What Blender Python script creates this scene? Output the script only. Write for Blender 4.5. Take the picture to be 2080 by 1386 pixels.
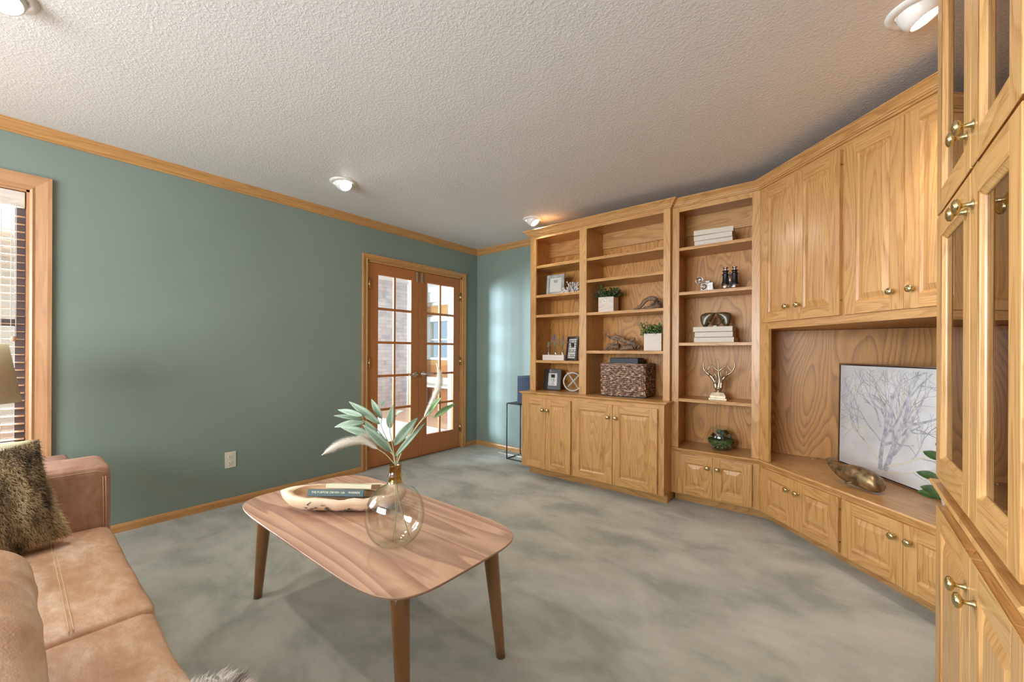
import bpy, bmesh, math, random
from mathutils import Vector, Matrix, noise
PI = math.pi
random.seed(7)
C = bpy.context.scene.collection
scene = bpy.context.scene
for o in list(bpy.data.objects):
    bpy.data.objects.remove(o, do_unlink=True)

# ------------------------------------------------------------------ camera
F_PX, CY, YAW, ROLL, CAM_H = 828.47, 714.92, -0.6804, 0.0044, 1.167
cam_data = bpy.data.cameras.new('camera')
cam = bpy.data.objects.new('camera', cam_data)
C.objects.link(cam)
Fv = Vector((math.sin(YAW), math.cos(YAW), 0))
Rv = Vector((math.cos(YAW), -math.sin(YAW), 0))
Uv = Vector((0, 0, 1))
R2 = Rv * math.cos(ROLL) + Uv * math.sin(ROLL)
U2 = Uv * math.cos(ROLL) - Rv * math.sin(ROLL)
m = Matrix((R2, U2, -Fv)).transposed().to_4x4()
m.translation = (0, 0, CAM_H)
cam.matrix_world = m
cam_data.sensor_fit = 'HORIZONTAL'
cam_data.sensor_width = 36
cam_data.lens = F_PX / 2080 * 36
cam_data.shift_y = (CY - 693) / 2080
cam_data.clip_start = 0.02
scene.camera = cam

# ------------------------------------------------------------------ view, world, big lights
vs = scene.view_settings
vs.view_transform = 'Standard'; vs.look = 'None'; vs.gamma = 1; vs.use_curve_mapping = False
vs.exposure = 0.24
cy = scene.cycles
cy.use_denoising = True
cy.max_bounces = 8; cy.diffuse_bounces = 5; cy.glossy_bounces = 4; cy.transmission_bounces = 6
cy.transparent_max_bounces = 16
cy.sample_clamp_indirect = 6
cy.caustics_reflective = False; cy.caustics_refractive = False
cy.blur_glossy = 0.6

world = bpy.data.worlds.new('world'); scene.world = world
world.use_nodes = True
wn = world.node_tree.nodes; wl = world.node_tree.links
bg = wn['Background']
sky = wn.new('ShaderNodeTexSky'); sky.sky_type = 'HOSEK_WILKIE'; sky.turbidity = 4
sky.sun_direction = (0.3, -0.6, 0.5); sky.ground_albedo = 0.6
mixw = wn.new('ShaderNodeMixRGB'); mixw.inputs[0].default_value = 0.85
mixw.inputs[2].default_value = (0.60, 0.80, 1.0, 1)
wl.new(sky.outputs[0], mixw.inputs[1]); wl.new(mixw.outputs[0], bg.inputs[0])
bg.inputs[1].default_value = 1.0

def area(name, loc, target, sx, sy, power, color, spread=180):
    d = bpy.data.lights.new(name, 'AREA'); d.shape = 'RECTANGLE'; d.size = sx; d.size_y = sy
    d.energy = power; d.color = color; d.spread = math.radians(spread)
    o = bpy.data.objects.new(name, d); C.objects.link(o)
    o.location = loc
    o.rotation_euler = (Vector(target) - Vector(loc)).to_track_quat('-Z', 'Y').to_euler()
    return o
# daylight by the rear, left and entry windows; added fill lamps brighten the hall
area('daylight_rear_window', (-1.5, -2.58, 1.4), (-1.5, 2, 1.2), 2.6, 1.5, 175, (0.93, 0.97, 1.0))
area('daylight_left_window', (-3.74, -0.58, 1.33), (0, 0.2, 1.1), 1.35, 1.5, 70, (0.85, 0.93, 1.0))
area('daylight_entry_window', (-7.05, -1.75, 1.65), (-3.4, 3.8, 0.6), 1.5, 1.8, 640, (0.68, 0.85, 1.0), 130)
area('hall_wall_fill', (-9.6, 1.8, 1.6), (-6.5, 6.0, 1.0), 2.4, 1.8, 95, (0.90, 0.95, 1.0))  # added fill lamp for the hall's far wall, no window stands here
area('hall_overhead_fill', (-6.3, 2.6, 2.58), (-6.3, 2.9, 0), 2.4, 2.4, 26, (0.92, 0.96, 1.0))  # added overhead fill, the hall ceiling has no skylight

# ------------------------------------------------------------------ node helpers
def new_mat(name):
    mt = bpy.data.materials.new(name); mt.use_nodes = True
    nt = mt.node_tree; nt.nodes.clear()
    out = nt.nodes.new('ShaderNodeOutputMaterial')
    b = nt.nodes.new('ShaderNodeBsdfPrincipled')
    nt.links.new(b.outputs[0], out.inputs[0])
    return mt, nt, b, out
def N(nt, typ, **kw):
    n = nt.nodes.new(typ)
    for k, v in kw.items():
        if k == 'op': n.operation = v
        elif isinstance(k, str) and k.startswith('i'): n.inputs[int(k[1:])].default_value = v
        else: setattr(n, k, v)
    return n
def math_n(nt, op, a, b=None, c=None):
    n = nt.nodes.new('ShaderNodeMath'); n.operation = op
    for i, x in enumerate((a, b, c)):
        if x is None: continue
        if isinstance(x, (int, float)): n.inputs[i].default_value = x
        else: nt.links.new(x, n.inputs[i])
    return n.outputs[0]
def scale_vec(nt, src, s):
    n = nt.nodes.new('ShaderNodeMapping'); n.inputs['Scale'].default_value = s
    nt.links.new(src, n.inputs[0]); return n.outputs[0]
def noise_n(nt, vec, scale, detail=2, rough=0.5, dist=0.0):
    n = nt.nodes.new('ShaderNodeTexNoise'); n.inputs['Scale'].default_value = scale
    n.inputs['Detail'].default_value = detail; n.inputs['Roughness'].default_value = rough
    n.inputs['Distortion'].default_value = dist
    if vec is not None: nt.links.new(vec, n.inputs['Vector'])
    return n.outputs['Fac']
def ramp(nt, fac, stops, interp='LINEAR'):
    r = nt.nodes.new('ShaderNodeValToRGB'); cr = r.color_ramp; cr.interpolation = interp
    while len(cr.elements) < len(stops): cr.elements.new(0.5)
    for e, (p, c) in zip(cr.elements, stops):
        e.position = p; e.color = (c[0], c[1], c[2], 1) if len(c) == 3 else c
    nt.links.new(fac, r.inputs[0]); return r.outputs[0]
def mix(nt, fac, a, b, mode='MIX'):
    n = nt.nodes.new('ShaderNodeMixRGB'); n.blend_type = mode
    for i, x in enumerate((fac, a, b)):
        if isinstance(x, (int, float)): n.inputs[i].default_value = x
        elif isinstance(x, tuple): n.inputs[i].default_value = (x[0], x[1], x[2], 1)
        else: nt.links.new(x, n.inputs[i])
    return n.outputs[0]
def bump(nt, b, h, strength, dist=0.01):
    n = nt.nodes.new('ShaderNodeBump'); n.inputs['Strength'].default_value = strength
    n.inputs['Distance'].default_value = dist
    nt.links.new(h, n.inputs['Height']); nt.links.new(n.outputs[0], b.inputs['Normal'])

def wood(name, light, mid, dark, ring_u=5.0, ring_v=0.75, rings=14, ring_amt=0.55, fine=0.35, rough=0.36, coat=0.25, varia=0.25, sharp=2.6):
    mt, nt, b, out = new_mat(name)
    uv = nt.nodes.new('ShaderNodeUVMap').outputs[0]
    low = noise_n(nt, scale_vec(nt, uv, (ring_u, ring_v, 1)), 1.0, 1.5, 0.45, 0.25)
    ph = math_n(nt, 'MULTIPLY', low, rings)
    fr = math_n(nt, 'FRACT', ph)
    edge = math_n(nt, 'MULTIPLY', math_n(nt, 'SUBTRACT', 1.0, fr), 9.0)
    edge = math_n(nt, 'MINIMUM', edge, 1.0)
    tri = math_n(nt, 'MULTIPLY', math_n(nt, 'POWER', fr, sharp), edge)
    ringc = mix(nt, math_n(nt, 'MULTIPLY', tri, ring_amt), light, mid)
    pores = noise_n(nt, scale_vec(nt, uv, (260, 7, 1)), 1.0, 2, 0.6)
    pm = ramp(nt, pores, [(0.46, (0, 0, 0)), (0.66, (1, 1, 1))])
    pm2 = math_n(nt, 'MULTIPLY', pm, math_n(nt, 'MULTIPLY_ADD', tri, fine, fine * 0.45))
    col = mix(nt, pm2, ringc, dark)
    vn = noise_n(nt, scale_vec(nt, uv, (1.4, 0.5, 1)), 1.0, 1)
    vv = math_n(nt, 'MULTIPLY_ADD', vn, varia, 1 - varia * 0.5)
    hsv = nt.nodes.new('ShaderNodeHueSaturation'); nt.links.new(vv, hsv.inputs['Value']); nt.links.new(col, hsv.inputs['Color'])
    nt.links.new(hsv.outputs[0], b.inputs['Base Color'])
    b.inputs['Roughness'].default_value = rough
    b.inputs['Coat Weight'].default_value = coat; b.inputs['Coat Roughness'].default_value = 0.22
    bump(nt, b, math_n(nt, 'SUBTRACT', 1.0, pm2), 0.12, 0.002)
    return mt
def plain(name, col, rough=0.5, metal=0.0, nscale=None, namt=0.15, bmp=0.0, bscale=60, coat=0.0, spec=0.5):
    mt, nt, b, out = new_mat(name)
    tc = nt.nodes.new('ShaderNodeTexCoord').outputs['Object']
    if nscale:
        n = noise_n(nt, tc, nscale, 3)
        c2 = tuple(max(0, c * (1 - namt * 2)) for c in col)
        c3 = tuple(min(1, c * (1 + namt)) for c in col)
        nt.links.new(ramp(nt, n, [(0.3, c2), (0.7, c3)]), b.inputs['Base Color'])
    else:
        n = noise_n(nt, tc, 8, 1)
        c2 = tuple(c * 0.97 for c in col)
        nt.links.new(ramp(nt, n, [(0.3, c2), (0.7, col)]), b.inputs['Base Color'])
    b.inputs['Roughness'].default_value = rough; b.inputs['Metallic'].default_value = metal
    b.inputs['Coat Weight'].default_value = coat; b.inputs['Specular IOR Level'].default_value = spec
    if bmp: bump(nt, b, noise_n(nt, tc, bscale, 3), bmp, 0.005)
    return mt
def schlick(nt, f0):
    lw = nt.nodes.new('ShaderNodeLayerWeight'); lw.inputs[0].default_value = 0.5
    p5 = math_n(nt, 'POWER', lw.outputs['Facing'], 5.0)
    return math_n(nt, 'MULTIPLY_ADD', p5, 1 - 2 * f0, 2 * f0), lw
def thin_glass(name, tint, refl=1.0, rough=0.0, ior=1.5):
    mt = bpy.data.materials.new(name); mt.use_nodes = True; nt = mt.node_tree; nt.nodes.clear()
    out = nt.nodes.new('ShaderNodeOutputMaterial'); tr = nt.nodes.new('ShaderNodeBsdfTransparent')
    gl = nt.nodes.new('ShaderNodeBsdfGlossy'); mx = nt.nodes.new('ShaderNodeMixShader')
    tr.inputs[0].default_value = (*tint, 1); gl.inputs['Roughness'].default_value = rough
    nt.links.new(math_n(nt, 'MULTIPLY', schlick(nt, ((ior - 1) / (ior + 1)) ** 2)[0], refl), mx.inputs[0])
    nt.links.new(tr.outputs[0], mx.inputs[1]); nt.links.new(gl.outputs[0], mx.inputs[2]); nt.links.new(mx.outputs[0], out.inputs[0])
    return mt
def emis(name, col, s):
    mt = bpy.data.materials.new(name); mt.use_nodes = True; nt = mt.node_tree; nt.nodes.clear()
    out = nt.nodes.new('ShaderNodeOutputMaterial'); e = nt.nodes.new('ShaderNodeEmission')
    e.inputs[0].default_value = (*col, 1); e.inputs[1].default_value = s; nt.links.new(e.outputs[0], out.inputs[0]); return mt

OAK_L, OAK_M, OAK_D = (0.59, 0.325, 0.118), (0.42, 0.19, 0.05), (0.24, 0.09, 0.018)
M = {}
M['oak'] = wood('golden_oak', OAK_L, OAK_M, OAK_D, ring_u=6.5, ring_v=0.7, rings=20, ring_amt=0.8, fine=0.55, coat=0.2)
M['oak_panel'] = wood('oak_veneer_panel', (0.60, 0.28, 0.065), (0.27, 0.105, 0.02), (0.2, 0.08, 0.015), ring_u=4.2, ring_v=0.85, rings=24, ring_amt=0.9, fine=0.5, rough=0.45, coat=0.05)
M['oak_trim'] = wood('oak_trim', (0.56, 0.29, 0.10), (0.38, 0.165, 0.05), (0.25, 0.10, 0.03), ring_u=14, ring_v=0.8, rings=8)
M['oak_window'] = wood('light_oak_casing', (0.56, 0.30, 0.15), (0.40, 0.19, 0.085), (0.3, 0.14, 0.06), ring_u=12, ring_v=0.8, rings=9)
M['fir'] = wood('red_fir', (0.47, 0.175, 0.05), (0.36, 0.12, 0.032), (0.24, 0.07, 0.02), ring_u=12, ring_v=0.4, rings=7, fine=0.15, rough=0.4)
M['walnut'] = wood('walnut_veneer', (0.56, 0.335, 0.215), (0.27, 0.125, 0.085), (0.20, 0.085, 0.055), ring_u=9, ring_v=0.5, rings=6.5, ring_amt=0.85, fine=0.22, rough=0.42, coat=0.08, varia=0.75, sharp=1.3)
M['walnut_leg'] = wood('walnut_leg', (0.30, 0.14, 0.05), (0.2, 0.085, 0.03), (0.12, 0.05, 0.02), ring_u=8, ring_v=1.5, rings=5, fine=0.2, rough=0.3)
M['hardwood'] = wood('hall_hardwood', (0.62, 0.36, 0.22), (0.48, 0.26, 0.15), (0.3, 0.15, 0.08), ring_u=6, ring_v=0.5, rings=6, rough=0.25)
M['brass'] = plain('brass', (0.62, 0.50, 0.25), 0.22, 1.0)
M['brass_dark'] = plain('aged_brass', (0.30, 0.20, 0.09), 0.4, 0.9)
M['nickel'] = plain('satin_nickel', (0.62, 0.56, 0.48), 0.3, 1.0)
M['white_trim'] = plain('white_paint', (0.82, 0.84, 0.86), 0.45)
M['white_plastic'] = plain('ivory_plastic', (0.72, 0.68, 0.56), 0.35)
M['light_white'] = plain('white_enamel', (0.8, 0.78, 0.74), 0.35)
M['black'] = plain('black_metal', (0.015, 0.017, 0.02), 0.4, 0.4)
M['black_wood'] = plain('black_lacquer', (0.018, 0.014, 0.013), 0.25, coat=0.4)
M['dark_plastic'] = plain('dark_slate_plastic', (0.022, 0.032, 0.042), 0.5)
M['glass'] = thin_glass('clear_pane', (0.97, 0.98, 0.98), 1.0)
M['cab_glass'] = thin_glass('smoked_pane', (0.62, 0.5, 0.38), 1.0, ior=1.6)
M['lamp_bulb'] = emis('lamp_face', (1.0, 0.95, 0.86), 14)

# wall paint
mt, nt, b, out = new_mat('sage_green_paint')
tc = nt.nodes.new('ShaderNodeTexCoord').outputs['Object']
nt.links.new(ramp(nt, noise_n(nt, tc, 1.3, 3), [(0.3, (0.205, 0.262, 0.226)), (0.7, (0.228, 0.285, 0.250))]), b.inputs['Base Color'])
b.inputs['Roughness'].default_value = 0.5
bump(nt, b, noise_n(nt, tc, 160, 2), 0.05, 0.003)
M['green'] = mt
# knock-down ceiling
mt, nt, b, out = new_mat('textured_ceiling')
tc = nt.nodes.new('ShaderNodeTexCoord').outputs['Object']
b.inputs['Base Color'].default_value = (0.71, 0.695, 0.68, 1); b.inputs['Roughness'].default_value = 0.55
n1 = noise_n(nt, tc, 85, 3, 0.55, 0.5)
h = ramp(nt, n1, [(0.44, (0, 0, 0)), (0.66, (1, 1, 1))])
bump(nt, b, h, 0.33, 0.003)
M['ceiling'] = mt
# carpet
mt, nt, b, out = new_mat('grey_green_carpet')
tc = nt.nodes.new('ShaderNodeTexCoord').outputs['Object']
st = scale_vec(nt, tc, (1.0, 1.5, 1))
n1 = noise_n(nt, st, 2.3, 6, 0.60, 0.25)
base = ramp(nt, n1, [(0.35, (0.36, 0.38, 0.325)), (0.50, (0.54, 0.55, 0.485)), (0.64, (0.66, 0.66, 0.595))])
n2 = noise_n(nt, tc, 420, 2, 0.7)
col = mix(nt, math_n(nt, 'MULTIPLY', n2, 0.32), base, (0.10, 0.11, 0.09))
# pressed marks left by furniture feet
def rectmask(cx, cyy, hx, hy, ang):
    mp = nt.nodes.new('ShaderNodeMapping'); mp.vector_type = 'TEXTURE'
    mp.inputs['Location'].default_value = (cx, cyy, 0); mp.inputs['Rotation'].default_value = (0, 0, ang)
    nt.links.new(tc, mp.inputs[0])
    sp = nt.nodes.new('ShaderNodeSeparateXYZ'); nt.links.new(mp.outputs[0], sp.inputs[0])
    ax = math_n(nt, 'LESS_THAN', math_n(nt, 'ABSOLUTE', sp.outputs[0]), hx)
    ay = math_n(nt, 'LESS_THAN', math_n(nt, 'ABSOLUTE', sp.outputs[1]), hy)
    return math_n(nt, 'MULTIPLY', ax, ay)
mk = math_n(nt, 'MAXIMUM', rectmask(-2.95, 0.66, 0.05, 0.115, 0.0), rectmask(-2.42, 0.52, 0.05, 0.085, 0.0))
col = mix(nt, math_n(nt, 'MULTIPLY', mk, 0.35), col, (0.36, 0.37, 0.33))
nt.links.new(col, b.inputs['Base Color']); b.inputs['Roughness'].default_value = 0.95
b.inputs['Sheen Weight'].default_value = 0.15
# rounded dents of a former rug pad
def ringmask(cx, cyy, rx, ry, ang):
    mp = nt.nodes.new('ShaderNodeMapping'); mp.vector_type = 'TEXTURE'
    mp.inputs['Location'].default_value = (cx, cyy, 0); mp.inputs['Rotation'].default_value = (0, 0, ang)
    mp.inputs['Scale'].default_value = (rx, ry, 1)
    nt.links.new(tc, mp.inputs[0])
    sp = nt.nodes.new('ShaderNodeSeparateXYZ'); nt.links.new(mp.outputs[0], sp.inputs[0])
    p4 = lambda s: math_n(nt, 'POWER', math_n(nt, 'ABSOLUTE', s), 4)
    d = math_n(nt, 'ADD', p4(sp.outputs[0]), p4(sp.outputs[1]))
    return math_n(nt, 'LESS_THAN', math_n(nt, 'ABSOLUTE', math_n(nt, 'SUBTRACT', d, 1.0)), 0.045)
ring = ringmask(-1.30, 0.98, 0.50, 0.36, 0.0)
hh = math_n(nt, 'SUBTRACT', math_n(nt, 'ADD', n2, math_n(nt, 'MULTIPLY', n1, 2.0)), math_n(nt, 'MULTIPLY', ring, 1.2))
bump(nt, b, hh, 0.5, 0.006)
M['carpet'] = mt
# stone wall
mt, nt, b, out = new_mat('stacked_brick')
uv = nt.nodes.new('ShaderNodeUVMap').outputs[0]
br = nt.nodes.new('ShaderNodeTexBrick'); br.inputs['Scale'].default_value = 1
br.inputs['Brick Width'].default_value = 0.21; br.inputs['Row Height'].default_value = 0.075; br.inputs['Mortar Size'].default_value = 0.006
br.inputs['Color1'].default_value = (0.62, 0.50, 0.47, 1); br.inputs['Color2'].default_value = (0.27, 0.24, 0.26, 1); br.inputs['Mortar'].default_value = (0.2, 0.2, 0.22, 1)
nt.links.new(uv, br.inputs[0])
nt.links.new(mix(nt, noise_n(nt, uv, 6, 3), br.outputs[0], (0.75, 0.72, 0.75)), b.inputs['Base Color'])
b.inputs['Roughness'].default_value = 0.8; bump(nt, b, br.outputs[1], -0.6, 0.02)
M['brick'] = mt
# leather
def leather(name, c1, c2, c3, sc=3.0):
    mt, nt, b, out = new_mat(name)
    tc = nt.nodes.new('ShaderNodeTexCoord').outputs['Object']
    n1 = noise_n(nt, scale_vec(nt, tc, (1, 2.0, 1)), sc, 8, 0.72, 0.2)
    nt.links.new(ramp(nt, n1, [(0.34, c3), (0.5, c1), (0.66, c2)]), b.inputs['Base Color'])
    b.inputs['Roughness'].default_value = 0.42
    v = nt.nodes.new('ShaderNodeTexVoronoi'); v.inputs['Scale'].default_value = 260; nt.links.new(tc, v.inputs[0])
    bump(nt, b, math_n(nt, 'ADD', v.outputs[0], noise_n(nt, tc, 14, 3)), 0.16, 0.003)
    return mt
M['leather'] = leather('tan_leather', (0.55, 0.325, 0.195), (0.75, 0.56, 0.42), (0.43, 0.22, 0.115), 4.5)
M['leather_arm'] = leather('rust_leather', (0.42, 0.215, 0.145), (0.54, 0.33, 0.25), (0.32, 0.145, 0.09), 4.0)
M['thread'] = plain('pale_thread', (0.7, 0.5, 0.3), 0.7)
M['canvas'] = plain('washed_canvas', (0.72, 0.73, 0.745), 0.6, nscale=5, namt=0.08, bmp=0.1, bscale=140)
M['linen'] = plain('linen_shade', (0.60, 0.53, 0.40), 0.8, nscale=90, namt=0.06)
_nt = M['linen'].node_tree; _b = [n for n in _nt.nodes if n.type == 'BSDF_PRINCIPLED'][0]; _o = [n for n in _nt.nodes if n.type == 'OUTPUT_MATERIAL'][0]
_t = _nt.nodes.new('ShaderNodeBsdfTranslucent'); _t.inputs[0].default_value = (0.85, 0.76, 0.60, 1); _m = _nt.nodes.new('ShaderNodeMixShader'); _m.inputs[0].default_value = 0.45
_nt.links.new(_b.outputs[0], _m.inputs[1]); _nt.links.new(_t.outputs[0], _m.inputs[2]); _nt.links.new(_m.outputs[0], _o.inputs[0])
M['cream_book'] = plain('cream_book_cloth', (0.66, 0.60, 0.52), 0.7, nscale=70, namt=0.03)
M['paper'] = plain('book_pages', (0.60, 0.54, 0.44), 0.8, nscale=200, namt=0.06)
M['bronze'] = plain('antique_bronze', (0.40, 0.28, 0.15), 0.38, 0.75, nscale=30, namt=0.35, bmp=0.15, bscale=30)
M['silver'] = plain('polished_silver', (0.68, 0.66, 0.66), 0.2, 1.0, nscale=60, namt=0.15)
M['antler'] = plain('champagne_metal', (0.42, 0.33, 0.23), 0.34, 0.8, nscale=40, namt=0.15)
M['olive'] = plain('olive_brown_ceramic', (0.085, 0.06, 0.02), 0.3, coat=0.3, nscale=20, namt=0.2)
M['leaf'] = plain('deep_green_leaf', (0.045, 0.095, 0.02), 0.45, nscale=30, namt=0.3)
M['leaf_l'] = plain('bright_green_leaf', (0.13, 0.22, 0.05), 0.45, nscale=30, namt=0.3)
def leaf_mat(name, col, vein):
    mt, nt, b, out = new_mat(name)
    uv = nt.nodes.new('ShaderNodeUVMap').outputs[0]; sp = nt.nodes.new('ShaderNodeSeparateXYZ'); nt.links.new(uv, sp.inputs[0])
    d = math_n(nt, 'ABSOLUTE', math_n(nt, 'SUBTRACT', sp.outputs[0], 0.02))
    mid = math_n(nt, 'LESS_THAN', d, 0.0016)
    fan = math_n(nt, 'SINE', math_n(nt, 'MULTIPLY_ADD', sp.outputs[1], 210.0, math_n(nt, 'MULTIPLY', d, -900.0)))
    side = math_n(nt, 'MULTIPLY', math_n(nt, 'GREATER_THAN', fan, 0.9), 0.35)
    v = math_n(nt, 'MAXIMUM', math_n(nt, 'MULTIPLY', mid, 0.8), side)
    n = noise_n(nt, scale_vec(nt, uv, (60, 12, 1)), 1, 3)
    base = ramp(nt, n, [(0.3, tuple(c * 0.8 for c in col)), (0.7, tuple(c * 1.15 for c in col))])
    nt.links.new(mix(nt, v, base, vein), b.inputs['Base Color']); b.inputs['Roughness'].default_value = 0.5
    return mt
M['euc'] = leaf_mat('sage_eucalyptus_leaf', (0.25, 0.335, 0.235), (0.10, 0.16, 0.11))
M['euc_d'] = leaf_mat('green_willow_leaf', (0.15, 0.26, 0.085), (0.07, 0.13, 0.04))
M['stem'] = plain('stem', (0.36, 0.33, 0.18), 0.6)
M['pampas'] = plain('pampas_plume', (0.93, 0.87, 0.78), 0.9)
M['crate'] = wood('whitewashed_wood', (0.74, 0.66, 0.58), (0.55, 0.45, 0.38), (0.4, 0.3, 0.25), ring_u=10, ring_v=1.5, rings=8, rough=0.7, coat=0)
M['drift'] = plain('driftwood', (0.24, 0.15, 0.09), 0.8, nscale=26, namt=0.4, bmp=0.5, bscale=45)
M['bowl_in'] = wood('hollowed_bowl_wood', (0.62, 0.38, 0.21), (0.45, 0.24, 0.12), (0.35, 0.17, 0.08), ring_u=10, ring_v=2, rings=6, rough=0.6, coat=0)
M['bowlwood'] = wood('bleached_dough_bowl', (0.80, 0.60, 0.42), (0.62, 0.42, 0.27), (0.4, 0.22, 0.12), ring_u=8, ring_v=1.2, rings=6, rough=0.55, coat=0)
M['concrete'] = plain('grey_plaster', (0.62, 0.59, 0.56), 0.6, nscale=25, namt=0.08)
M['coral'] = plain('white_coral', (0.75, 0.72, 0.72), 0.6, nscale=60, namt=0.1)
M['lavender'] = plain('lavender_bud', (0.22, 0.19, 0.32), 0.7, nscale=80, namt=0.2)
M['sage_stem'] = plain('sage_stem', (0.22, 0.25, 0.14), 0.7)
M['grey_frame'] = plain('weathered_grey_wood', (0.42, 0.43, 0.40), 0.7, nscale=20, namt=0.2)
M['art_white'] = plain('photo_paper', (0.66, 0.65, 0.60), 0.35)
M['ink'] = plain('print_ink', (0.12, 0.11, 0.10), 0.5)
M['teal_book'] = plain('teal_book_cloth', (0.045, 0.085, 0.09), 0.55)
M['cream_jacket'] = plain('cream_jacket', (0.62, 0.55, 0.36), 0.5)
M['gold_text'] = plain('cream_lettering', (0.75, 0.70, 0.5), 0.5)
M['moss'] = plain('moss', (0.07, 0.12, 0.025), 0.9, nscale=50, namt=0.4, bmp=0.6, bscale=90)
M['pebble'] = plain('pebble', (0.5, 0.47, 0.42), 0.6)
M['paint_silver'] = plain('silver_paint', (0.52, 0.53, 0.60), 0.35, 0.0, nscale=30, namt=0.2)
M['paint_cream'] = plain('cream_paint', (0.74, 0.70, 0.60), 0.55)
M['paint_brown'] = plain('brown_grey_paint', (0.42, 0.36, 0.34), 0.55, nscale=30, namt=0.2)
M['fur_brown'] = plain('brown_fur', (0.20, 0.125, 0.06), 0.85)
M['pale_fabric'] = plain('pale_gold_satin', (0.52, 0.48, 0.30), 0.4)
M['white_fabric'] = plain('white_fabric', (0.7, 0.72, 0.68), 0.8)
M['beige_wall'] = plain('cream_plaster', (0.72, 0.68, 0.6), 0.7)
M['siding'] = plain('pale_siding', (0.48, 0.60, 0.75), 0.7)
M['snow'] = plain('lawn_frost', (0.42, 0.50, 0.58), 0.9, nscale=2, namt=0.15)
M['win_dark'] = plain('dark_window_sash', (0.10, 0.08, 0.085), 0.5)
M['slat'] = wood('blind_slat_wood', (0.58, 0.36, 0.20), (0.48, 0.27, 0.14), (0.35, 0.18, 0.09), ring_u=10, ring_v=0.8, rings=6, rough=0.4)
M['cord'] = plain('white_cord', (0.75, 0.75, 0.72), 0.8)
# woven basket
mt, nt, b, out = new_mat('woven_seagrass')
uv = nt.nodes.new('ShaderNodeUVMap').outputs[0]
nt.links.new(ramp(nt, noise_n(nt, scale_vec(nt, uv, (22, 42, 1)), 1, 3, 0.6), [(0.36, (0.07, 0.032, 0.025)), (0.5, (0.22, 0.12, 0.085)), (0.62, (0.62, 0.44, 0.31))]), b.inputs['Base Color'])
b.inputs['Roughness'].default_value = 0.6
M['weave'] = mt
# fur with bands (colour of each hair from its place in the pelt)
def fur_mat(name, cols, sc, stretch):
    mt, nt, b, out = new_mat(name)
    uv = nt.nodes.new('ShaderNodeUVMap').outputs[0]
    n1 = noise_n(nt, scale_vec(nt, uv, stretch), sc, 3, 0.6, 0.4)
    nt.links.new(ramp(nt, n1, cols), b.inputs['Base Color']); b.inputs['Roughness'].default_value = 0.7
    return mt
M['fur'] = fur_mat('banded_brown_fur', [(0.36, (0.04, 0.028, 0.02)), (0.44, (0.22, 0.15, 0.08)), (0.54, (0.52, 0.38, 0.21)), (0.70, (0.70, 0.57, 0.36))], 1.0, (9, 3.0, 1))
M['fur_white'] = fur_mat('grizzled_white_fur', [(0.34, (0.16, 0.11, 0.10)), (0.44, (0.65, 0.57, 0.52)), (0.52, (0.95, 0.92, 0.88))], 1.0, (14, 6, 1))

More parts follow.
